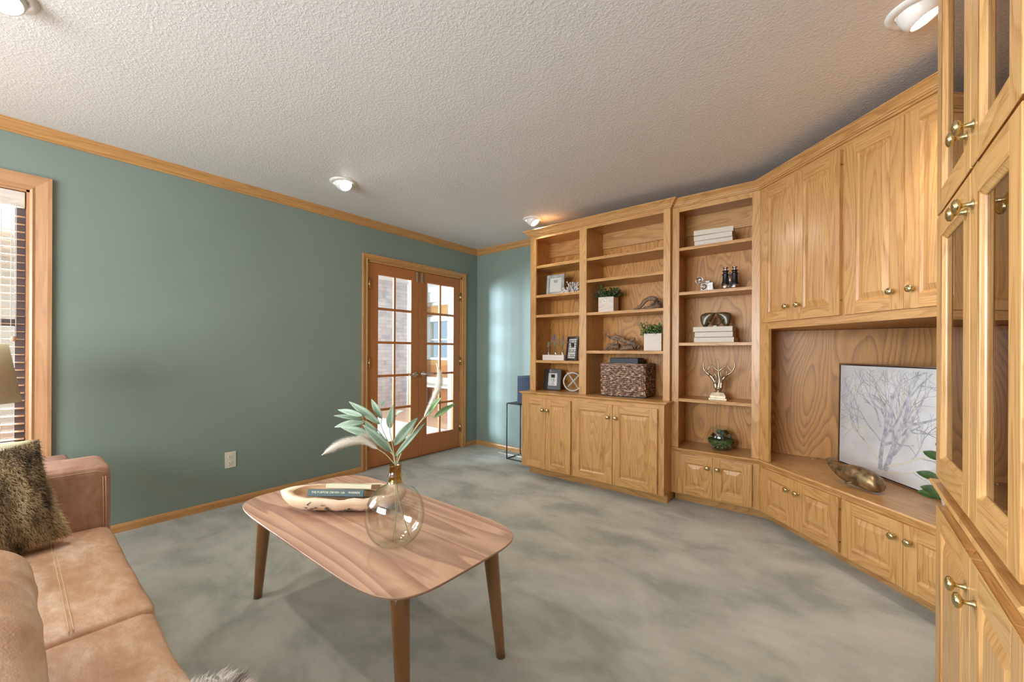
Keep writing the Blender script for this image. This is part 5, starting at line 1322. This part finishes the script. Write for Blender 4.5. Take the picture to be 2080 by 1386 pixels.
# wicker basket
BS = thing('wicker_basket', 'brown woven rectangular basket on the oak worktop', 'basket', (-1.448, 3.385, 0.7905), 0.06)
wk = MB(); bw_, bd_, bh_ = 0.37, 0.255, 0.275
def strand_wall(p0, p1, rows_, n, seed, hole=None):
    p0, p1 = Vector(p0), Vector(p1); d = (p1 - p0); L = d.length; d.normalize(); nrm = Vector((d.y, -d.x, 0))
    for r_ in range(rows_):
        z = 0.008 + (bh_ - 0.012) * (r_ + 0.5) / rows_; pts = []
        for i in range(n * 4 + 1):
            t_ = i / (n * 4); ph_ = (t_ * n + r_ * 0.5) * 2 * PI / 2
            pts.append(p0 + d * (L * t_) + nrm * (0.0045 * math.sin(ph_)) + Vector((0, 0, z + 0.0018 * math.sin(ph_ * 1.7 + r_ * 3))))
        segs = [pts]
        if hole and hole[0] < z < hole[1]:
            segs = [[q for q in pts if (q - p0).dot(d) < L * 0.36], [q for q in pts if (q - p0).dot(d) > L * 0.64]]
        for sg_ in segs:
            if len(sg_) > 2:
                rr_ = [0.0090 * (1 + 0.42 * math.sin((k + r_ * 2) * PI / 2)) for k in range(len(sg_))]
                k0 = len(wk.uv); wk.tube(sg_, rr_, seg=6, up=(0, 0, 1)); ro = random.Random(seed * 100 + r_)
                o1_, o2_ = ro.uniform(0, 9), ro.uniform(0, 9)
                for q in range(k0, len(wk.uv)): wk.uv[q] = [(u + o1_, v * 0.16 + o2_) for u, v in wk.uv[q]]
hx_, hy_ = bw_ / 2, bd_ / 2
strand_wall((-hx_, -hy_, 0), (hx_, -hy_, 0), 16, 9, 1); strand_wall((hx_, -hy_, 0), (hx_, hy_, 0), 16, 7, 2, (0.205, 0.245))
strand_wall((hx_, hy_, 0), (-hx_, hy_, 0), 16, 9, 3); strand_wall((-hx_, hy_, 0), (-hx_, -hy_, 0), 16, 7, 4)
wk.build('weave', M['weave'], BS)
MB().box(-hx_ + 0.004, hx_ - 0.004, -hy_ + 0.004, -hy_ + 0.007, 0.004, bh_ - 0.01).box(-hx_ + 0.004, hx_ - 0.004, hy_ - 0.007, hy_ - 0.004, 0.004, bh_ - 0.01).box(-hx_ + 0.004, -hx_ + 0.007, -hy_, hy_, 0.004, bh_ - 0.01).box(-hx_, hx_, -hy_, hy_, 0.002, 0.006).build('lining', M['black'], BS)
rim = MB(); rim.tube([(-hx_, -hy_, bh_), (hx_, -hy_, bh_), (hx_, hy_, bh_), (-hx_, hy_, bh_), (-hx_, -hy_, bh_)], 0.0085, seg=8); rim.build('rim', M['weave'], BS)
tag(MB().box(-1.585, -1.330, 3.32, 3.45, 0.800, 1.118).build('storage_box', M['dark_plastic'], bevel=0.004), 'dark green black box standing inside the wicker basket', 'box')
# cream books in the narrow bookcase
posn = ('top', 'middle', 'bottom')
def stack(x, y, z0, place, seed, w=0.265):
    rr_ = random.Random(seed); th = 0.038
    for i in range(3):
        lab = '%s of three cream cloth books stacked %s' % (('bottommost', 'middle', 'topmost')[i], place)
        L = w + rr_.uniform(-0.008, 0.008)
        book('book', lab, 'cream books ' + place, (x + rr_.uniform(-0.006, 0.006), y, z0 + i * (th + 0.0022)), 0.04 + rr_.uniform(-0.03, 0.03) + (0.10 if i == 2 and seed == 1 else 0), L, 0.19, th, M['cream_book'])
stack(-0.755, 3.310, 1.9775, 'on the top shelf of the narrow bookcase', 1)
stack(-0.750, 3.305, 1.2435, 'under the olive bookend sculpture', 2)
# olive sculpture: two leaning shells joined by a V
sc = thing('shell_sculpture', 'olive brown abstract sculpture of two leaning shells on the cream books', 'sculpture', (-0.748, 3.385, 1.3595), 0.05)
for s in (-1, 1):
    mb = MB(); rows = []
    OC = smooth_path([(0.084, 0, 0.0), (0.106, 0, 0.050), (0.104, 0, 0.098), (0.060, 0, 0.114), (0.004, 0, 0.112)], 5)
    IC = smooth_path([(0.070, 0, 0.0), (0.048, 0, 0.022), (0.030, 0, 0.052), (0.014, 0, 0.082), (0.001, 0, 0.108)], 5)
    for o_, i_ in zip(OC, IC):
        m_ = (o_ + i_) / 2; h_ = (o_ - i_) / 2
        rows.append([Vector((s * (m_.x + h_.x * math.cos(a)), 0.006 + 0.030 * math.sin(a) * (0.35 + 0.65 * min(1, h_.length / 0.02)), m_.z + h_.z * math.cos(a))) for a in [2 * PI * k / 18 for k in range(18)]])
    mb.grid(rows, close_u=True); mb.cap(rows[0]); mb.cap(rows[-1], flip=True)
    mb.build('shell', M['olive'], sc)
    MB().tube([(s * 0.062, -0.02, 0.056), (s * 0.030, -0.022, 0.032), (0.0, -0.02, 0.014)], [0.006, 0.008, 0.009], seg=10).build('arm', M['olive'], sc)
MB().box(-0.016, 0.016, -0.034, 0.012, 0.0, 0.016).build('foot', M['olive'], sc, bevel=0.004)
# toy camera
cmx = thing('vintage_camera', 'small silver vintage camera with a round flash reflector', 'camera', (-0.818, 3.375, 1.6345), -0.15)
MB().box(-0.030, 0.062, -0.018, 0.018, 0.004, 0.070).build('body', M['silver'], cmx, bevel=0.006)
MB().box(-0.045, 0.066, -0.026, 0.020, 0, 0.0045).build('base_plate', M['silver'], cmx, bevel=0.002)
k = MB(); R_ = T(-0.004, -0.018, 0.038) @ rot('X', PI / 2); k.lathe([(0, 0.016), (0.009, 0.016), (0.012, 0.022), (0.016, 0.022), (0.019, 0.012), (0.022, 0.010), (0.022, 0)], M=R_); k.build('lens', M['silver'], cmx)
MB().box(-0.028, 0.020, -0.022, -0.017, 0.012, 0.064).build('lens_plate', M['light_white'], cmx, bevel=0.002)
MB().box(0.0, 0.035, -0.012, 0.012, 0.070, 0.084).build('viewfinder', M['silver'], cmx, bevel=0.003)
k = MB(); R_ = T(-0.045, -0.006, 0.092) @ rot('Z', 0.3) @ rot('X', PI / 2); k.lathe([(0, 0.0), (0.006, 0.001), (0.018, 0.006), (0.026, 0.014), (0.027, 0.014), (0.018, 0.003), (0.005, -0.004), (0, -0.004)], M=R_, seg=28); k.lathe([(0, 0.001), (0.004, 0.003), (0.003, 0.012), (0, 0.013)], M=R_, seg=12); k.build('flash_reflector', M['silver'], cmx)
MB().tube([(-0.045, 0, 0.088), (-0.034, 0, 0.05), (-0.030, 0, 0.03)], 0.004, seg=8).build('flash_bracket', M['silver'], cmx)
# binoculars standing upright
bn_ = thing('binoculars', 'black and silver antique binoculars standing upright on the shelf', 'binoculars', (-0.652, 3.390, 1.6345), 0.1)
for s in (-1, 1):
    MB().lathe([(0, 0), (0.027, 0), (0.027, 0.040), (0.025, 0.042)], s * 0.030, 0, 0, seg=24).build('objective', M['silver'], bn_)
    MB().lathe([(0.0265, 0.040), (0.029, 0.044), (0.026, 0.052), (0.021, 0.075), (0.0195, 0.110), (0.022, 0.120), (0.022, 0.124), (0.018, 0.126)], s * 0.030, 0, 0, seg=24).build('barrel', M['black'], bn_)
    MB().lathe([(0.025, 0.118), (0.026, 0.121), (0.018, 0.124), (0.0165, 0.140), (0.024, 0.142), (0.024, 0.146), (0.014, 0.150)], s * 0.030, 0, 0, seg=24).build('collar', M['black_wood'], bn_)
    MB().lathe([(0.012, 0.148), (0.010, 0.158), (0.018, 0.166), (0.020, 0.172), (0.010, 0.173), (0, 0.171)], s * 0.030, 0, 0, seg=24).build('eyepiece', M['silver'], bn_)
MB().lathe([(0, 0.03), (0.006, 0.03), (0.006, 0.13), (0, 0.13)], 0, 0, 0, seg=12).box(-0.03, 0.03, -0.004, 0.004, 0.118, 0.124).box(-0.03, 0.03, -0.004, 0.004, 0.05, 0.056).build('focus_bridge', M['silver'], bn_)
# antler sculpture
an = thing('antler_sculpture', 'champagne metal antler candelabra on a stepped square base', 'sculpture', (-0.728, 3.395, 0.8125), 0.03)
ab = MB(); ab.box(-0.062, 0.062, -0.045, 0.045, 0, 0.012); ab.box(-0.054, 0.054, -0.040, 0.040, 0.012, 0.030)
for i in range(6):
    f_ = i / 6; ab.box(-0.052 + 0.012 * f_, 0.052 - 0.012 * f_, -0.038 + 0.010 * f_, 0.038 - 0.010 * f_, 0.030 + 0.004 * i, 0.034 + 0.004 * i)
ab.build('base', M['antler'], an, bevel=0.001)
MB().lathe([(0, 0.052), (0.026, 0.052), (0.026, 0.058), (0.018, 0.064), (0.022, 0.070), (0.022, 0.074), (0.030, 0.082), (0.030, 0.088), (0.016, 0.09), (0, 0.09)], seg=24).build('column', M['antler'], an)
ah = MB()
def tine(pts, r0, r1): 
    sp_ = smooth_path(pts, 6); ah.tube(sp_, [r0 + (r1 - r0) * (i / (len(sp_) - 1)) for i in range(len(sp_))], seg=9)
tine([(-0.018, 0, 0.085), (-0.026, 0, 0.13), (-0.055, 0, 0.175), (-0.098, 0, 0.215), (-0.108, 0, 0.265), (-0.096, 0, 0.300)], 0.016, 0.002)
tine([(-0.096, 0, 0.212), (-0.070, -0.01, 0.225), (-0.055, -0.01, 0.262)], 0.009, 0.002)
tine([(-0.060, 0, 0.180), (-0.062, -0.02, 0.20), (-0.062, -0.02, 0.215)], 0.008, 0.003)
tine([(-0.050, 0, 0.170), (-0.022, -0.015, 0.175), (-0.016, -0.02, 0.205)], 0.008, 0.002)
tine([(0.0, 0.0, 0.085), (0.006, 0, 0.14), (0.0, 0, 0.19), (-0.002, 0, 0.23), (-0.004, 0, 0.305)], 0.015, 0.002)
tine([(0.0, 0.0, 0.215), (-0.025, 0, 0.235), (-0.052, 0, 0.262)], 0.010, 0.002)
tine([(0.0, 0.0, 0.215), (0.03, 0, 0.24), (0.055, 0, 0.255)], 0.010, 0.002)
tine([(0.016, 0, 0.085), (0.022, 0, 0.14), (0.045, 0, 0.175), (0.092, 0, 0.215), (0.108, 0, 0.262), (0.100, 0, 0.300)], 0.015, 0.002)
tine([(0.040, 0, 0.172), (0.055, -0.015, 0.18), (0.058, -0.018, 0.222)], 0.008, 0.002)
tine([(0.092, 0, 0.215), (0.072, 0.0, 0.235), (0.060, 0.0, 0.262)], 0.008, 0.002)
tine([(0.02, -0.01, 0.13), (0.020, -0.02, 0.18), (0.012, -0.02, 0.215)], 0.009, 0.002)
tine([(-0.02, -0.01, 0.12), (-0.012, -0.02, 0.17), (-0.030, -0.02, 0.20)], 0.009, 0.003)
ah.build('antlers', M['antler'], an)
# terrarium bowl
tr = thing('terrarium', 'glass bowl terrarium filled with green succulents and moss', 'terrarium', (-0.712, 3.415, 0.4325))
tg = thin_glass('bowl_glass', (0.96, 0.98, 0.97), 0.9)
def tpz(f_): return [(0, 0.0), (0.045, 0.001), (0.075, 0.020), (0.096, 0.055), (0.101, 0.085), (0.095, 0.120), (0.080, 0.150), (0.068, 0.172)]
MB().lathe(densify(tpz(0), 3), seg=48).build('bowl', tg, tr)
ml = MB(); rows = []
for i in range(9):
    z = 0.006 + 0.072 * i / 8; r_ = 0.092 * math.sin(min(PI / 2, 0.55 + 1.1 * i / 8)); rows.append([Vector((r_ * math.cos(2 * PI * k / 28), r_ * math.sin(2 * PI * k / 28), z + 0.004 * noise.noise(Vector((k, i, 0)))) ) for k in range(28)])
ml.grid(rows, close_u=True); ml.cap([p + Vector((0, 0, 0.0)) for p in rows[-1]]); ml.build('moss', M['moss'], tr)
rr = random.Random(40); su = MB(); su2 = MB(); su3 = MB()
for i in range(20):
    a = rr.uniform(0, 2 * PI); r_ = rr.uniform(0.01, 0.062); c = Vector((r_ * math.cos(a), r_ * math.sin(a), 0.082 + rr.uniform(0, 0.045))); tgt = (su, su2, su3)[i % 3] if i > 3 else su2
    for ring_n in range(3):
        for k in range(7):
            b0_ = 2 * PI * (k + ring_n * 0.5) / 7; d = Vector((math.cos(b0_) * (1 - ring_n * 0.28), math.sin(b0_) * (1 - ring_n * 0.28), 0.35 + ring_n * 0.5)).normalized()
            leaf_mesh(tgt, c, c + d * 0.028, 0.0085, Vector((0, 0, 1)), nl=4)
su.build('succulent', M['euc'], tr); su2.build('succulent', M['leaf'], tr); su3.build('succulent', plain('burgundy_leaf', (0.07, 0.03, 0.025), 0.5), tr)
pb = MB()
for i in range(60):
    a = rr.uniform(0, 2 * PI); zz = rr.uniform(0.02, 0.055); r_ = 0.060 + 0.5 * zz; c = Vector((r_ * math.cos(a), r_ * math.sin(a), zz)); pb.lathe([(0, -0.003), (0.003, -0.0015), (0.003, 0.0015), (0, 0.003)], c.x, c.y, c.z, seg=6)
o = pb.build('pebbles', M['pebble'], tr); o['kind'] = 'stuff'

# ------------------------------------------------------------------ corner niche contents
# framed tree painting leaning across the corner
PA = math.atan2(-0.832, 0.555)
TP = thing('tree_painting', 'large framed canvas of a bare silver tree leaning across the corner niche', 'painting', (-0.022, 3.528, 0.4325), PA)
PW, PH_ = 0.86, 0.668; lean = rot('X', -0.012)
MB().box(0.0, 0.008, 0, 0.035, 0, PH_, M=lean).box(PW - 0.008, PW, 0, 0.035, 0, PH_, M=lean).box(0.008, PW - 0.008, 0, 0.035, 0, 0.008, M=lean).box(0.008, PW - 0.008, 0, 0.035, PH_ - 0.008, PH_, M=lean).build('frame', M['nickel'], TP)
MB().box(0.008, PW - 0.008, 0.012, 0.030, 0.008, PH_ - 0.008, M=lean).build('shadow_gap', M['black'], TP)
MB().box(0.013, PW - 0.013, 0.003, 0.028, 0.013, PH_ - 0.013, M=lean).build('canvas', M['canvas'], TP)
br1, br2, br3 = MB(), MB(), MB(); rt = random.Random(12)
def ribbon(mb, pts, ws, y):
    P3 = [lean @ Vector((p[0], y, p[1])) for p in pts]; rows = []
    for i, p in enumerate(pts):
        a = pts[max(i - 1, 0)]; b_ = pts[min(i + 1, len(pts) - 1)]; dx, dz = b_[0] - a[0], b_[1] - a[1]; l = math.hypot(dx, dz) or 1
        nx, nz_ = -dz / l, dx / l
        rows.append([lean @ Vector((p[0] + nx * ws[i], y, p[1] + nz_ * ws[i])), lean @ Vector((p[0], y - 0.0012, p[1])), lean @ Vector((p[0] - nx * ws[i], y, p[1] - nz_ * ws[i]))])
    mb.grid(rows)
def branch(x, z, ang, L, w, depth):
    pts = [(x, z)]; ws = [w]; n_ = 7; a = ang
    tgt = br3 if depth <= 1 and rt.random() < 0.3 else (br1 if rt.random() < 0.62 else br2)
    if w > 0.008: tgt = br1
    for i in range(n_):
        a += rt.gauss(0, 0.11) + (0.02 * math.copysign(1, PI / 2 - a)); x += math.cos(a) * L / n_; z += math.sin(a) * L / n_
        if not (0.018 < x < PW - 0.018 and 0.02 < z < PH_ - 0.025): break
        pts.append((x, z)); ws.append(max(0.0008, w * (1 - 0.62 * (i + 1) / n_)))
        if depth > 0 and i >= 1 and rt.random() < 0.75:
            s = rt.choice((-1, 1)); branch(x, z, a + s * rt.uniform(0.35, 0.85), L * rt.uniform(0.42, 0.72), ws[-1] * 0.7, depth - 1)
    if len(pts) > 1: ribbon(tgt, pts, ws, 0.0022 - 0.0002 * depth)
BX = 0.355
for (x, z, a, L, w) in ((BX, 0.05, 1.66, 0.52, 0.016), (BX + 0.035, 0.05, 1.25, 0.54, 0.019), (BX - 0.01, 0.10, 2.25, 0.40, 0.008), (BX + 0.05, 0.13, 0.80, 0.46, 0.010),
                        (BX + 0.04, 0.08, 0.30, 0.42, 0.007), (BX + 0.03, 0.05, 0.12, 0.34, 0.005), (BX, 0.22, 2.6, 0.38, 0.005), (BX + 0.03, 0.25, 0.95, 0.42, 0.009), (BX, 0.30, 2.0, 0.34, 0.007)):
    branch(x, z, a, L, w, 3)
br1.build('painted_tree', M['paint_silver'], TP); br2.build('painted_twigs', M['paint_cream'], TP); br3.build('painted_twigs', M['paint_brown'], TP)
# bronze whale
WH = thing('whale_figurine', 'antique bronze whale figurine lying on the low oak worktop', 'figurine', (0.130, 2.870, 0.4325), math.atan2(0.23, -0.215))
wb = MB(); rows = []
# x runs from head (0) to tail
SPN = [(-0.045, 0.034, 0.004, 0.006), (-0.040, 0.042, 0.030, 0.026), (-0.020, 0.050, 0.044, 0.044), (0.020, 0.056, 0.052, 0.054), (0.070, 0.060, 0.053, 0.057), (0.120, 0.060, 0.048, 0.054), (0.165, 0.058, 0.040, 0.047), (0.205, 0.058, 0.029, 0.036), (0.240, 0.064, 0.018, 0.024), (0.268, 0.076, 0.011, 0.014), (0.290, 0.088, 0.008, 0.009)]
SP2 = []
for i in range(len(SPN) - 1):
    for j in range(4):
        t_ = j / 4; p0, p1, p2, p3 = SPN[max(i - 1, 0)], SPN[i], SPN[i + 1], SPN[min(i + 2, len(SPN) - 1)]
        SP2.append(tuple(0.5 * (2 * p1[c] + (p2[c] - p0[c]) * t_ + (2 * p0[c] - 5 * p1[c] + 4 * p2[c] - p3[c]) * t_ * t_ + (-p0[c] + 3 * p1[c] - 3 * p2[c] + p3[c]) * t_ ** 3) for c in range(4)))
SP2.append(SPN[-1])
for (x, z, ry, rz_) in SP2:
    row = []
    for k in range(28):
        a = 2 * PI * k / 28; c, s = math.cos(a), math.sin(a)
        zz = z + rz_ * s * (1.0 if s > 0 else 0.97); yy = ry * c * (1 - 0.10 * max(0, -s))
        if -0.5 < s < -0.38 and x < 0.09: yy *= 0.95
        row.append(Vector((x, yy, max(0.0, zz))))
    rows.append(row)
wb.grid(rows, close_u=True); wb.cap(rows[0]); wb.cap(rows[-1], flip=True); wb.build('body', M['bronze'], WH)
for s in (-1, 1):
    fl = MB(); rows = []
    for i in range(9):
        t_ = i / 8; c = Vector((0.285 + 0.020 * t_ + 0.012 * math.sin(t_ * 3), s * (0.004 + 0.078 * t_), 0.088 + 0.014 * math.sin(t_ * 2.6)))
        wv = 0.024 * (1 - 0.75 * t_ ** 1.5); rows.append([c + Vector((-wv, 0, -0.002)), c + Vector((0, 0, 0.005)), c + Vector((wv, 0, 0.0)), c + Vector((0, 0, -0.004))])
    fl.grid(rows, close_u=True); fl.cap(rows[-1]); fl.build('tail_fluke', M['bronze'], WH)
    ff_ = MB(); rows = []
    for i in range(7):
        t_ = i / 6; c = Vector((0.075 + 0.035 * t_, s * (0.050 + 0.012 * math.sin(t_ * 3)), 0.035 - 0.020 * t_)); wv = 0.016 * (1 - 0.7 * t_)
        rows.append([c + Vector((-wv, 0, 0)), c + Vector((0, s * 0.005, 0)), c + Vector((wv, 0, 0)), c + Vector((0, -s * 0.004, 0))])
    ff_.grid(rows, close_u=True); ff_.cap(rows[-1]); ff_.build('fin', M['bronze'], WH)
# leafy plant at the right end of the niche
RP = thing('rubber_plant', 'potted plant with glossy round leaves peeking out behind the display cabinet', 'potted plant', (0.41, 2.63, 0.4325))
MB().lathe([(0, 0), (0.05, 0), (0.065, 0.09), (0.068, 0.095), (0.060, 0.095), (0.055, 0.08), (0, 0.08)], seg=28).build('pot', M['concrete'], RP)
rr = random.Random(9)
MB().tube([(0, 0, 0.08), (0.005, 0, 0.2), (-0.01, 0.01, 0.32)], [0.006, 0.004, 0.003]).build('stem', M['stem'], RP)
for (dx, dy, dz, L) in ((-0.118, 0.115, 0.105, 0.07), (-0.128, 0.120, 0.080, 0.06), (-0.130, 0.130, 0.170, 0.06), (-0.110, 0.110, 0.275, 0.05), (0.06, 0.05, 0.22, 0.08), (0.0, -0.09, 0.25, 0.08), (-0.02, 0.10, 0.34, 0.07), (0.08, -0.03, 0.15, 0.07), (-0.08, 0.02, 0.33, .07)):
    mb = MB(); e = Vector((dx, dy, dz)); b0_ = e * 0.45 + Vector((0, 0, dz * 0.45)); mb.tube([(0, 0, 0.08 + dz * 0.3), b0_], 0.0018, seg=5, cap=False)
    leaf_mesh(mb, b0_, e, 0.022, Vector((-0.3, -0.8, 0.6)), nl=8, curl=0.05); mb.build('leaf', M['leaf'], RP)

# speaker on a wire stand beside the bookcase
WS = thing('wire_stand', 'black wire frame stand on the carpet beside the bookcase', 'stand', (-2.66, 3.54, 0))
ws = MB(); a_, b2, h_ = 0.175, 0.12, 0.605
for z in (0.006, h_): ws.tube([(-a_, -b2, z), (a_, -b2, z), (a_, b2, z), (-a_, b2, z), (-a_, -b2, z)], 0.006, seg=6)
for sx in (-1, 1):
    for sy in (-1, 1): ws.tube([(sx * a_, sy * b2, 0), (sx * a_, sy * b2, h_)], 0.006, seg=6)
ws.build('wire_frame', M['black'], WS)
MB().box(-a_, a_, -b2, b2, h_ - 0.003, h_ + 0.004).build('shelf', M['black'], WS)
spk = thing('speaker', 'dark slate box speaker on the wire stand', 'speaker', (-2.595, 3.54, 0.612), 0)
MB().box(-0.11, 0.11, -0.105, 0.11, 0, 0.295).build('cabinet', M['dark_plastic'], spk, bevel=0.004)
MB().box(-0.10, 0.10, -0.112, -0.105, 0.01, 0.285).build('grille', plain('speaker_cloth', (0.045, 0.06, 0.10), 0.9), spk, bevel=0.004)
# floor register
fr_ = thing('floor_register', 'white metal floor register in the carpet below the wire stand', 'vent', (-2.90, 3.625, 0))
MB().box(-0.19, 0.19, -0.055, 0.055, 0.0, 0.006).build('frame', M['white_trim'], fr_, bevel=0.002)
vm = MB()
for k in range(11):
    for s in (-1, 1): vm.box(-0.165 + k * 0.031, -0.145 + k * 0.031, s * 0.024 - 0.017, s * 0.024 + 0.017, 0.0055, 0.0072)
vm.build('louvre', M['brass_dark'], fr_)
